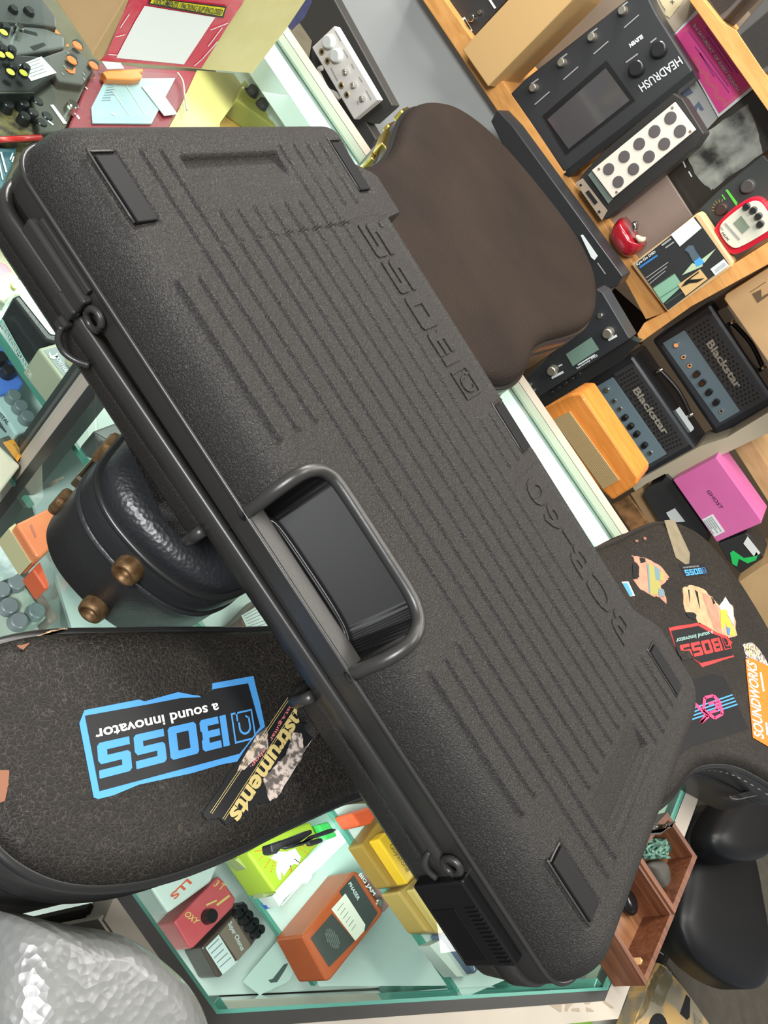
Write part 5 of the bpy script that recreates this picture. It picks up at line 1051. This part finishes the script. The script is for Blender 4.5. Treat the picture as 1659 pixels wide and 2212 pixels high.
tp = mat('taupe_gloss', (150, 134, 124), .25, var=((136, 120, 110), 6, .2))
cub('metal_sheet', 'reflective taupe metal sheet standing between the pad pedal and the red apple', 'metal sheet', [(1308, 478), (1332, 455), (1435, 372), (1496, 467), (1382, 562), (1350, 530)], 1.86, .01, tp, .001)
ap = thing('red_apple', 'shiny dark red bitten apple ornament standing on the pine shelf', 'ornament', vy(1.80).at(1352, 556)); ap_m = mat('apple_red', (150, 22, 36), .12, coat=.6)
dome(ap, 'apple', [vy(1.79).at(*p) for p in smoothpoly(C(1230, 330, 6.144, (640, 900), (700, 850), (760, 920), (830, 1010), (890, 1120), (940, 1190), (995, 1200), (960, 1290), (880, 1350), (780, 1390), (680, 1310), (600, 1200), (550, 1080), (590, 970)), it=2)], 0, .035, ap_m, up=(0, -1, 0), edge=.03)
dome(ap, 'cream_bite', [vy(1.775).at(*p) for p in smoothpoly(C(1230, 330, 6.144, (880, 1080), (950, 1120), (1005, 1120), (1000, 1180), (940, 1195), (890, 1150)), it=2)], 0, .012, mat('cream_bite', (216, 196, 166), .5), up=(0, -1, 0), edge=.01)
dome(ap, 'silver_leaf', [vy(1.765).at(*p) for p in smoothpoly(C(1230, 330, 6.144, (820, 930), (880, 900), (910, 950), (890, 1050), (830, 1050)), it=2)], 0, .01, chrome, up=(0, -1, 0), edge=.01)
pinkf = mat('flyer_pink', (232, 70, 144), .5, var=((216, 58, 134), 8, .3)); gl = mat('flyer_gold', (204, 130, 96), .5); pur = mat('flyer_purple', (150, 36, 120), .5)
K22 = lambda *p: C(1380, 0, 5.946, *p); V9 = vy(1.88)
fy = thing('flyer', 'pink flyer with a gold wavy border and white line 3rd SATURDAY OF EVERY MONTH', 'flyer', vy(1.9).at(1553, 252)); slab(fy, 'paper', K22((740, 125), (445, 445), (1020, 1510), (1470, 1140)), V9, .002, lab)
polys(fy, 'pink_field', [K22((770, 165), (450, 465), (1030, 1460), (1440, 1110))], V9, pinkf, .001)
txt(fy, '3rd SATURDAY  OF EVERY MONTH', K22((690, 325))[0], K22((1262, 1172))[0], K22((722, 300))[0], V9, lab, .002, .02)
wv = []; a0 = K22((560, 400))[0]
for off in (0, 26):
    pr = None
    for k in range(25):
        u = k / 24; x_ = 690 + off + u * 400; y_ = 760 - off * .6 + u * 600; a = (x_ + 22 * math.sin(u * 22), y_ - 14 * math.sin(u * 22)); a = K22(a)[0]
        if pr: wv.append(bline(pr, a, 1.5))
        pr = a
wv += [bline(K22((1090, 1370))[0], K22((1420, 1090))[0], 2), bline(K22((560, 420))[0], K22((790, 200))[0], 1.6)]
polys(fy, 'gold_waves', wv, V9, gl, .0014)
pl2 = []
for i, (a, b) in enumerate((((860, 360), (1270, 940)), ((880, 470), (1200, 920)), ((640, 400), (1150, 1110)), ((720, 600), (1160, 1190)), ((780, 680), (970, 990)))): pl2.append(bline(K22(a)[0], K22(b)[0], 2.6))
polys(fy, 'small_purple_print', pl2, V9, pur, .0014)
p = cub('small_card', 'grey card with blue letter shapes behind the pad pedal', 'card', K22((640, 1060), (690, 960), (1030, 1500), (850, 1690), (480, 1220)), 1.885, .002, mat('card_grey', (168, 170, 166), .6), 0)
polys(p, 'blue_shapes', [K22((660, 1430), (770, 1300), (840, 1410), (800, 1425), (760, 1370), (720, 1490)), K22((520, 1190), (640, 1120), (700, 1190), (600, 1250))], vy(1.885), mat('slate_ink', (96, 106, 128), .6), .001)
p = cub('scroll_card', 'beige card with an old scroll drawing behind the upper end of the multi-effects unit', 'card', K22((150, -60), (640, -60), (735, 125), (440, 440), (330, 300)), 1.90, .003, mat('card_beige', (168, 156, 136), .6), 0)
polys(p, 'scroll', [jag(K22((250, -20), (560, -20), (540, 60), (440, 170), (400, 230), (330, 190), (340, 120)), .8, 120, 3)], vy(1.90), mat('scroll_cream', (196, 184, 146), .6), .001); txt(p, 'X', K22((395, 20))[0], K22((440, 60))[0], K22((420, -10))[0], vy(1.90), mat('print_black', (50, 52, 54), .5), .002, .03)
smk = mat('smoke_print', (46, 46, 42), .35, var=((176, 180, 168), 16, .12))
p = cub('album_cover', 'dark album cover with a pale smoke cloud photograph right of the pad pedal', 'album cover', C(1380, 250, 5.946, (845, 195), (1470, -350), (1700, -450), (1700, 400), (1150, 860), (690, 1270), (320, 740)), 1.89, .004, mat('cover_dark', (54, 50, 42), .3), 0)
polys(p, 'smoke_cloud', [jag(C(1380, 250, 5.946, (880, 200), (1400, -150), (1540, 230), (1590, 480), (1010, 910), (930, 960), (740, 770), (640, 580), (660, 450)), 2, 131)], vy(1.89), smk, .001)
polys(p, 'white_lettering', [bline(*C(1380, 250, 5.946, (550, 540), (600, 665)), 3), bline(*C(1380, 250, 5.946, (640, 715), (680, 785)), 3)], vy(1.89), lab, .0014)
K25 = lambda *p: C(1380, 250, 5.946, *p)
p = cub('effects_box', 'dark slate effects box with a dial and bright green print beside the red unit', 'effects unit', K25((760, 1210), (1000, 980), (1590, 500), (1900, 800), (1300, 1500), (1000, 1560)), 1.84, .05, mat('slate_black', (52, 56, 54), .4))
knob(p, 'dial', K25((1065, 1200))[0], vy(1.84), .013, .01, mat('dial_brown', (62, 48, 44), .3)); knob(p, 'dial', K25((1400, 905))[0], vy(1.84), .015, .012, mat('dial_grey', (70, 68, 66), .3))
polys(p, 'green_print', [K25((1110, 955), (1140, 945), (1270, 1120), (1250, 1160)), K25((1060, 1015), (1075, 1010), (1115, 1070), (1100, 1080))], vy(1.84), mat('green_ink', (90, 196, 60), .5), .001)
polys(p, 'gold_ticks', [bline(K25((1065 + 95 * math.cos(a), 1200 + 95 * math.sin(a)))[0], K25((1065 + 130 * math.cos(a), 1200 + 130 * math.sin(a)))[0], 1.6) for a in [3.0, 3.35, 3.7, 4.05, 4.4, 4.75]], vy(1.84), mat('gold_ink', (150, 126, 64), .5), .001)
KR = lambda *p: C(1430, 480, 7.245, *p); V6 = vy(1.79)
ro = smoothpoly([(1541, 492), (1575, 455), (1612, 430), (1630, 424), (1648, 430), (1662, 450), (1690, 480), (1700, 500), (1659, 512), (1600, 548), (1580, 550), (1560, 538), (1545, 514)], it=2)
p = cub('multi_effects_pedal', 'red rimmed cream multi-effects pedal with a small green screen on the right', 'pedal', [tuple(q) for q in ro], 1.80, .04, mat('fx_red', (196, 28, 52), .25, coat=.3), .004)
fo = smoothpoly([(1550, 490), (1580, 462), (1613, 439), (1630, 433), (1645, 438), (1660, 462), (1675, 480), (1672, 492), (1596, 537), (1580, 535), (1562, 517)], it=2)
slab(p, 'cream_face', [tuple(q) for q in fo], V6, .009, mat('fx_cream', (208, 206, 188), .4), .001); slab(p, 'screen', [(1584, 482), (1601, 466), (1620, 491), (1604, 505)], V6.up(.001), .001, mat('lcd_green', (128, 140, 122), .25))
for q_ in ((1613, 446), (1628, 454), (1639, 467), (1643, 484)): knob(p, 'knob', q_, V6, .0075, .010, blk, 14)
txt(p, 'NUX', (1558, 504), (1573, 521), (1562, 501), V6, mat('print_black', (50, 52, 54), .5), .001, .03)
polys(p, 'grey_print', [bline((1566, 482), (1598, 518), 4), bline((1556, 490), (1562, 497), 3)], V6, grypr, .001)
KY = lambda *p: C(1340, 430, 6.381, *p); Y5 = vy(1.775)
p = cub('product_box', 'black and tan product box with a bottle picture, price label and barcode on the shelf', 'box', KY((150, 900), (690, 490), (1010, 230), (1060, 190), (1110, 220), (1550, 880), (1540, 930), (650, 1560)), 1.78, .05, mat('box_tan', (206, 176, 128), .6))
slab(p, 'picture_face', KY((210, 890), (1030, 245), (1495, 900), (660, 1530)), Y5, .003, mat('picture_black', (44, 46, 46), .4))
slab(p, 'price_label', KY((695, 490), (1000, 250), (1120, 400), (820, 655)), Y5.up(.001), .001, lab); slab(p, 'barcode', KY((1240, 965), (1425, 828), (1495, 915), (1310, 1055)), Y5.up(.001), .001, lab)
polys(p, 'bars', [bline(KY((1300 + 16 * k, 970 - 12 * k))[0], KY((1330 + 16 * k, 1015 - 12 * k))[0], .9) for k in range(9)], Y5, inkl, .0016)
polys(p, 'green_slats', [KY((450, 1230), (750, 1030), (860, 1190), (590, 1440)), ], Y5, mat('picture_green', (126, 172, 146), .5), .001); polys(p, 'slat_lines', [bline(KY((550, 1360))[0], KY((830, 1180))[0], 1.4), bline(KY((620, 1445))[0], KY((870, 1270))[0], 1.4), bline(KY((455, 1215))[0], KY((745, 1022))[0], 1)], Y5, mat('picture_dark_green', (66, 100, 84), .5), .0016)
polys(p, 'tan_inset', [KY((795, 1180), (1100, 965), (1205, 1100), (900, 1335))], Y5, mat('picture_tan', (206, 172, 116), .5), .002); polys(p, 'black_shape', [jag(KY((835, 1215), (900, 1130), (1090, 990), (1080, 1020), (960, 1110), (1160, 1090), (1060, 1150), (960, 1160)), .6, 140, 2)], Y5, blk, .0026)
polys(p, 'pale_triangles', [KY((850, 1050), (990, 885), (1140, 900), (1130, 930)), KY((1120, 830), (1320, 680), (1160, 880))], Y5, mat('picture_mint', (176, 198, 164), .5), .001); polys(p, 'blue_block', [KY((1010, 860), (1100, 800), (1155, 880), (1060, 935))], Y5, mat('picture_blue', (70, 160, 220), .5), .0014)
polys(p, 'bottle', [KY((885, 700), (940, 640), (1010, 640), (1030, 700), (1100, 800), (1000, 860), (940, 740))], Y5, mat('picture_glass', (84, 100, 112), .3), .0012)
polys(p, 'blue_underline', [bline(KY((265, 945))[0], KY((510, 775))[0], 4)], Y5, mat('picture_blue2', (46, 122, 190), .5), .001); txt(p, 'Kyo-Go DSD', KY((235, 930))[0], KY((495, 745))[0], KY((215, 890))[0], Y5, lab, .0014, .03)
txt(p, 'PICTURE', KY((600, 680))[0], KY((745, 580))[0], KY((560, 620))[0], Y5, grypr, .0014, .02) if False else polys(p, 'grey_print', [bline(KY((570, 640))[0], KY((700, 545))[0], 4), bline(KY((620, 675))[0], KY((740, 590))[0], 3)] + [bline(KY((350 + 25 * k, 1090 + 40 * k))[0], KY((660 - 20 * k, 870 + 60 * k))[0], 1.8) for k in range(3)], Y5, grypr, .001)
# speakers above the top board
sp = mat('speaker_grey', (74, 72, 70), .6); spg = mat('speaker_grille', (58, 56, 54), .6, bump=('wave', 160, .8, .003))
p = cub('speaker', 'grey speaker with a ribbed grille at the top edge of the photo', 'speaker', [(1515, -12), (1556, 47), (1565, 42), (1660, -60), (1600, -60)], 1.86, .12, sp, .003); slab(p, 'speaker_grille', [(1530, -8), (1556, 31), (1570, 20), (1640, -50), (1600, -50)], vy(1.858), .002, spg)
p = cub('speaker', 'grey speaker with a ribbed grille at the right edge of the photo', 'speaker', [(1582, 76), (1657, -10), (1690, -60), (1760, 90), (1646, 164)], 1.80, .12, sp, .003); slab(p, 'speaker_grille', [(1597, 78), (1659, 25), (1700, -10), (1750, 80), (1647, 148)], vy(1.798), .002, spg)
# black trunk edge in front of the board, with white tag
p = cub('equipment_case', 'dark slim equipment case standing against the pine board behind the guitar case', 'case', [(1060, 262), (1075, 237), (1108, 272), (1346, 597), (1334, 618), (1290, 632), (1180, 500)], 1.70, .06, mat('case_charcoal', (40, 41, 43), .35), .002)
slab(p, 'white_tag', [(1254, 508), (1259, 507), (1291, 553), (1284, 562), (1277, 556)], vy(1.698), .001, lab); txt(p, 'AP-WORKS', (1289, 568), (1305, 592), (1292, 566), vy(1.698), grypr, .001, .02) if False else polys(p, 'small_print', [bline((1291, 568), (1308, 592), 2.4)], vy(1.698), grypr, .001)
slab(None, 'gap_shade_sheet', [(1300, 600), (1400, 690), (1385, 745), (1290, 700)], vy(2.05), .01, mat('gap_dark', (38, 28, 20), .9))  # dark sheet painted as the shade in the gap under the board
bpy.data.objects['gap_shade_sheet']['kind'] = 'structure'
# white unit on a black cabinet behind the counter
KW = lambda *p: C(580, 40, 5.53, *p)
p = cub('black_cabinet', 'flat black cabinet standing behind the counter below the pine board', 'cabinet', [(600, -60), (690, -60), (848, 228), (804, 268), (791, 264), (812, 300), (800, 330), (560, 60)], 1.46, .03, mat('cabinet_black', (58, 58, 56), .5), .002)
p = cub('effects_pedal', 'white enclosure with dark jacks, toggle switches and clear knobs in front of the black cabinet', 'pedal', KW((785, 85), (515, 345), (1020, 1210), (1310, 970)), 1.40, .02, mat('white_enclosure', (212, 210, 204), .35), .002, None)
for q_ in ((636, 398), (703, 507), (870, 800), (937, 910)): j_ = knob(p, 'jack', KW(q_)[0], vy(1.40), .0065, .002, mat('jack_brass', (170, 150, 110), .4, .5)); knob(j_, 'jack_hole', KW(q_)[0], vy(1.398), .0035, .001, blk)
for q_ in ((735, 280), (825, 445)): knob(p, 'clear_knob', KW(q_)[0], vy(1.40), .013, .012, mat('clear_knob', (205, 212, 208), .1, spec=.8))
for q_ in ((940, 635), (1035, 795), (1138, 955)): knob(p, 'toggle_switch', KW(q_)[0], vy(1.40), .005, .012, chromeb, 12)
polys(p, 'grey_print', [bline(KW(a)[0], KW(b)[0], 2.4) for a, b in (((795, 150), (865, 270)), ((890, 370), (950, 470)), ((990, 540), (1020, 600)), ((1080, 700), (1120, 760)), ((1165, 860), (1225, 970)), ((745, 590), (825, 750)), ((1060, 990), (1075, 1030)))], vy(1.40), grypr, .001)
cbw = thing('white_cable', 'short white cable looped beside the white enclosure', 'cable', vy(1.42).at(690, 160)); q_ = vy(1.42)
tube(cbw, 'cable', crp([tuple(q_.at(*a)) for a in KW((640, 590), (590, 620), (620, 700), (700, 850), (790, 900), (850, 950))]), .005, mat('cable_white', (206, 202, 190), .5), 8)
# foot controller leaning behind the counter
KF = lambda *p: C(1120, 620, 5.925, *p)
fc = vy(1.50)
p = cub('foot_controller', 'black foot controller with a green screen and two metal switches behind the guitar case', 'foot controller', KF((100, 1160), (330, 950), (1000, 20), (1080, 70), (1430, 660), (270, 1400)), 1.50, .05, mat('controller_black', (42, 45, 48), .4), .002)
slab(p, 'rear_side', KF((270, 1400), (1430, 665), (1540, 710), (1300, 960), (300, 1560)), vy(1.53), .03, blk)
slab(p, 'screen', KF((605, 860), (930, 645), (1030, 800), (695, 1015)), fc.up(.001), .001, mat('lcd_teal', (112, 140, 126), .2))
for q_ in ((450, 1060), (1160, 580)): knob(p, 'footswitch', KF(q_)[0], fc, .011, .016, mat('satin_nickel', (190, 184, 170), .3, .9))
polys(p, 'white_print', [bline(KF((425, 1165))[0], KF((575, 1085))[0], 5), bline(KF((1150, 680))[0], KF((1260, 620))[0], 5), bline(KF((760, 1000))[0], KF((980, 865))[0], 3), bline(KF((365, 1090))[0], KF((415, 1130))[0], 3), bline(KF((510, 1015))[0], KF((560, 990))[0], 3)], fc, lab, .001)
txt(p, 'harmony PRE', KF((755, 1060))[0], KF((1020, 890))[0], KF((740, 1030))[0], fc, lab, .0014, .03)
for q_ in ((150, 1250), (195, 1325), (1050, 365)): knob(p, 'jack', KF(q_)[0], fc, .006, .006, chromeb)
for k in range(5): knob(p, 'rear_jack', KF((430 + 85 * k, 1350 - 58 * k))[0], vy(1.53), .007, .004, mat('jack_black', (30, 30, 30), .3))
# wooden cab with woven grille
K4_ = lambda *p: C(1050, 780, 4.74, *p)
cabw = wood('orange_varnish', (206, 124, 50), (226, 148, 70), 5, (0, 0, 0), .3, (2, 12, 12))
p = cub('speaker_cabinet', 'orange varnished wooden speaker cabinet with woven wicker grille behind the counter rail', 'speaker cabinet', K4_((480, 520), (850, 340), (900, 330), (980, 330), (1010, 380), (1560, 1190), (1550, 1260), (1500, 1300), (1290, 1430), (1000, 1150)), 1.66, .10, cabw, .006)
slab(p, 'woven_grille', K4_((690, 600), (850, 520), (1360, 1220), (1200, 1310)), vy(1.655), .004, mat('wicker', (196, 172, 124), .6))
wk = []
for k in range(12): wk.append(bline(lerp(K4_((690, 600))[0], K4_((850, 520))[0], k / 11), lerp(K4_((1200, 1310))[0], K4_((1360, 1220))[0], k / 11), 1.0))
for k in range(60): wk.append(bline(lerp(K4_((690, 600))[0], K4_((1200, 1310))[0], k / 59), lerp(K4_((850, 520))[0], K4_((1360, 1220))[0], k / 59), .7))
polys(p, 'weave', wk, vy(1.655), mat('wicker_dark', (160, 136, 92), .6), .0008)
# two amplifier heads
def amp(label, Q, y, panel, grille, tb0, tb1, tt, kn, jk, sw):
    p = cub('amplifier_head', label, 'amplifier', Q, y, .13, mat('amp_tolex', (34, 36, 40), .35), .009, 'small amplifier heads on the back shelf')
    v = vy(y)
    slab(p, 'face_frame', [quadpt(Q, .06, .09), quadpt(Q, .94, .09), quadpt(Q, .94, .93), quadpt(Q, .06, .93)], v.up(.001), .002, mat('amp_frame', (52, 56, 60), .4), .0008)
    slab(p, 'control_panel', panel, v.up(.003), .002, mat('amp_panel', (104, 124, 132), .35), .0005); slab(p, 'vent_panel', grille, v.up(.002), .002, mat('amp_vent', (54, 54, 54), .4))
    r = 0; hol = []
    for i in range(22):
        for j in range(6):
            u = .05 + .9 * i / 21; w_ = .1 + .8 * j / 5 + (.07 if i % 2 else -.03)
            if w_ > .96: continue
            c_ = quadpt(grille, w_, u); hol.append([(c_[0] + 2.7 * math.cos(t), c_[1] + 2.7 * math.sin(t)) for t in [k * math.pi / 3 for k in range(6)]])
    polys(p, 'vent_holes', hol, v.up(.002), mat('hole_black', (10, 10, 11), .8), .0008)
    bs = mat('badge_silver', (176, 172, 158), .35, .4)
    txt(p, 'Blackstar', tb0, tb1, tt, v.up(.004), bs, .001, .03, 'badge')
    for q_ in kn: knob(p, 'knob', q_, v.up(.003), .009, .014, mat('knob_gloss', (24, 24, 24), .12))
    for q_ in jk: j_ = knob(p, 'jack', q_, v.up(.003), .0075, .003, chromeb); knob(j_, 'jack_hole', q_, v.up(.0062), .003, .0006, blk)
    knob(p, 'power_switch', sw, v.up(.003), .008, .008, chromeb); return p
K5A = lambda *p: C(1250, 700, 5.925, *p); K6A = lambda *p: C(1400, 640, 6.405, *p)
Q1 = K5A((60, 760), (100, 720), (620, 395), (700, 400), (760, 470), (1510, 1590), (1500, 1620), (890, 1965), (860, 1950)); Q1q = K5A((70, 770), (680, 380), (1525, 1605), (880, 1975))
def amp4(Qq): return [Qq[0], Qq[3], Qq[2], Qq[1]]
Q2q = K6A((45, 610), (850, 75), (1790, 1480), (950, 1950))
p = amp('black amplifier head with Blackstar badge, the lower one behind the wooden speaker cabinet', Q1q, 2.02, K5A((165, 835), (435, 680), (1125, 1665), (890, 1800)), K5A((445, 640), (680, 500), (1395, 1565), (1130, 1680)), K5A((685, 850))[0], K5A((1085, 1425))[0], K5A((765, 800))[0], K5A((600, 1190), (675, 1300), (750, 1400), (850, 1545)), K5A((452, 985), (525, 1088), (915, 1650)), K5A((368, 840))[0])
ht = amp('black amplifier head with Blackstar badge, the upper one beside the cardboard box', Q2q, 2.08, K6A((200, 650), (500, 470), (1270, 1590), (990, 1750)), K6A((510, 450), (820, 250), (1625, 1430), (1290, 1590)), K6A((800, 660))[0], K6A((1215, 1290))[0], K6A((890, 590))[0], K6A((680, 1070), (760, 1190), (850, 1320), (950, 1460)), K6A((490, 840), (575, 960), (1013, 1590)), K6A((395, 670))[0])
strap = mat('handle_strap', (28, 27, 27), .35)
for nm, pp_, a, b, y in (('amp1', p, K5A((1040, 590))[0], K5A((1430, 1160))[0], 2.06), ('amp2', ht, K6A((1160, 360))[0], K6A((1590, 990))[0], 2.12)):
    v = vy(y); A_ = v.at(*a); B_ = v.at(*b)
    tube(pp_, 'handle', crp([tuple(A_), tuple(A_ + (B_ - A_) * .25 + [0, 0, .006]), tuple(A_ + (B_ - A_) * .5 + [0, 0, .009]), tuple(A_ + (B_ - A_) * .75 + [0, 0, .006]), tuple(B_)]), .006, strap, 8)
    for q_ in (A_, B_): tube(pp_, 'handle_stud', [tuple(q_ + [0, -.004, -.012]), tuple(q_ + [0, -.004, .010])], .0055, chromeb, 10)
slab(p, 'white_label', K5A((1240, 1100), (1290, 1060), (1475, 1330), (1470, 1350), (1430, 1385)), vy(2.05), .002, lab)
cub('cardboard_box', 'cardboard box with a black printed logo at the right edge above the amplifier', 'box', [(1564, 646), (1568, 636), (1660, 578), (1760, 510), (1760, 920), (1659, 782)], 1.95, .2, card)
polys(bpy.data.objects['cardboard_box.001'] if 'cardboard_box.001' in bpy.data.objects else None, 'printed_logo', [KR((1410, 1120), (1550, 1050), (1560, 1180), (1590, 1150), (1700, 1090), (1659, 1150), (1500, 1265)), KR((1380, 1090), (1620, 930), (1625, 940), (1385, 1100))], vy(1.95), mat('carton_ink', (96, 78, 56), .7), .001)
gsm = mat('shelf_grey_paint', (168, 160, 138), .6)
o = single('shelf_divider', 'upright grey beige shelf divider between the amplifiers and the pink box', 'shelf divider', [(1362, 1046), (1510, 965), (1570, 945), (1760, 830), (1760, 880), (1659, 936), (1545, 990), (1452, 1036), (1436, 1024), (1398, 1044), (1372, 1062)], vy(2.0), .14, gsm, .001)
lw = thing('lower_shelf', 'pale wooden lower shelf boards beside the pink box', 'shelf', vy(2.2).at(1400, 1110))
slab(lw, 'near_board', [(1362, 1066), (1386, 1052), (1470, 1180), (1445, 1200)], vy(2.04), .2, pine2); slab(lw, 'upper_board', [(1582, 961), (1617, 944), (1760, 1170), (1740, 1210)], vy(2.12), .2, pine2)
pk_m = mat('box_pink', (200, 98, 156), .4, var=((206, 108, 164), 8, .2))
p = cub('product_box', 'pink cardboard product box stamped GHOST standing on the lower shelf', 'box', C(1400, 860, 5.027, (270, 890), (740, 640), (1232, 1330), (1228, 1360), (745, 1565)), 1.96, .10, pk_m)
VG = vy(1.96); KG = lambda *p: C(1400, 860, 5.027, *p)
txt(p, 'GHOST', KG((632, 1010))[0], KG((785, 1205))[0], KG((668, 995))[0], VG, mat('stamp_ink', (70, 30, 60), .6), .001, .01)
Q = KG((585, 1320), (700, 1260), (832, 1450), (720, 1508)); slab(p, 'white_label', Q, VG.up(.001), .001, lab); polys(p, 'label_print', textlines([Q[0], Q[3], Q[2], Q[1]], 5, .3, 8), VG, inkl, .002)
p = cub('black_box', 'black box with a white label between the wooden cabinet and the pink box', 'box', KG((-60, 1050), (0, 965), (150, 905), (200, 830), (265, 890), (640, 1440), (640, 1600), (330, 1700)), 1.99, .10, mat('carton_black', (42, 44, 44), .5)); slab(p, 'white_label', KG((195, 1245), (290, 1195), (400, 1340), (260, 1350)), vy(1.988), .001, lab)
p = cub('black_box', 'black box with a bright green angular stripe below the pink box', 'box', KG((760, 1580), (1060, 1470), (1110, 1500), (1250, 1720), (1220, 1840), (1025, 1920), (850, 1750)), 1.96, .08, mat('carton_black', (22, 22, 22), .4))
polys(p, 'green_stripe', [KG((890, 1680), (925, 1655), (1040, 1735), (1150, 1720), (1175, 1670), (1195, 1700), (1170, 1760), (1080, 1795), (985, 1745), (965, 1830), (915, 1800))], VG, mat('green_print', (40, 190, 96), .4), .001)
polys(p, 'white_label', [KG((1035, 1580), (1080, 1500), (1220, 1680), (1200, 1700), (1150, 1720))], VG, lab, .001)
cub('cardboard_box', 'plain cardboard box in the lower right behind the sticker case', 'box', [(1590, 1262), (1640, 1228), (1760, 1160), (1780, 1600), (1659, 1420)], 1.90, .2, card)
single('framed_picture', 'brown framed picture behind the counter rail beside the lower shelf', 'picture', C(1100, 900, 2.968, (660, 560), (760, 510), (900, 700), (780, 730)), vy(1.95), .01, mat('brown_picture', (92, 68, 44), .4, var=((150, 110, 70), 30, .12)))

for o in bpy.data.objects:
    if '_org' in o: del o['_org']
    if o.parent is not None:
        for k_ in ('label', 'category', 'group'):
            if k_ in o: del o[k_]
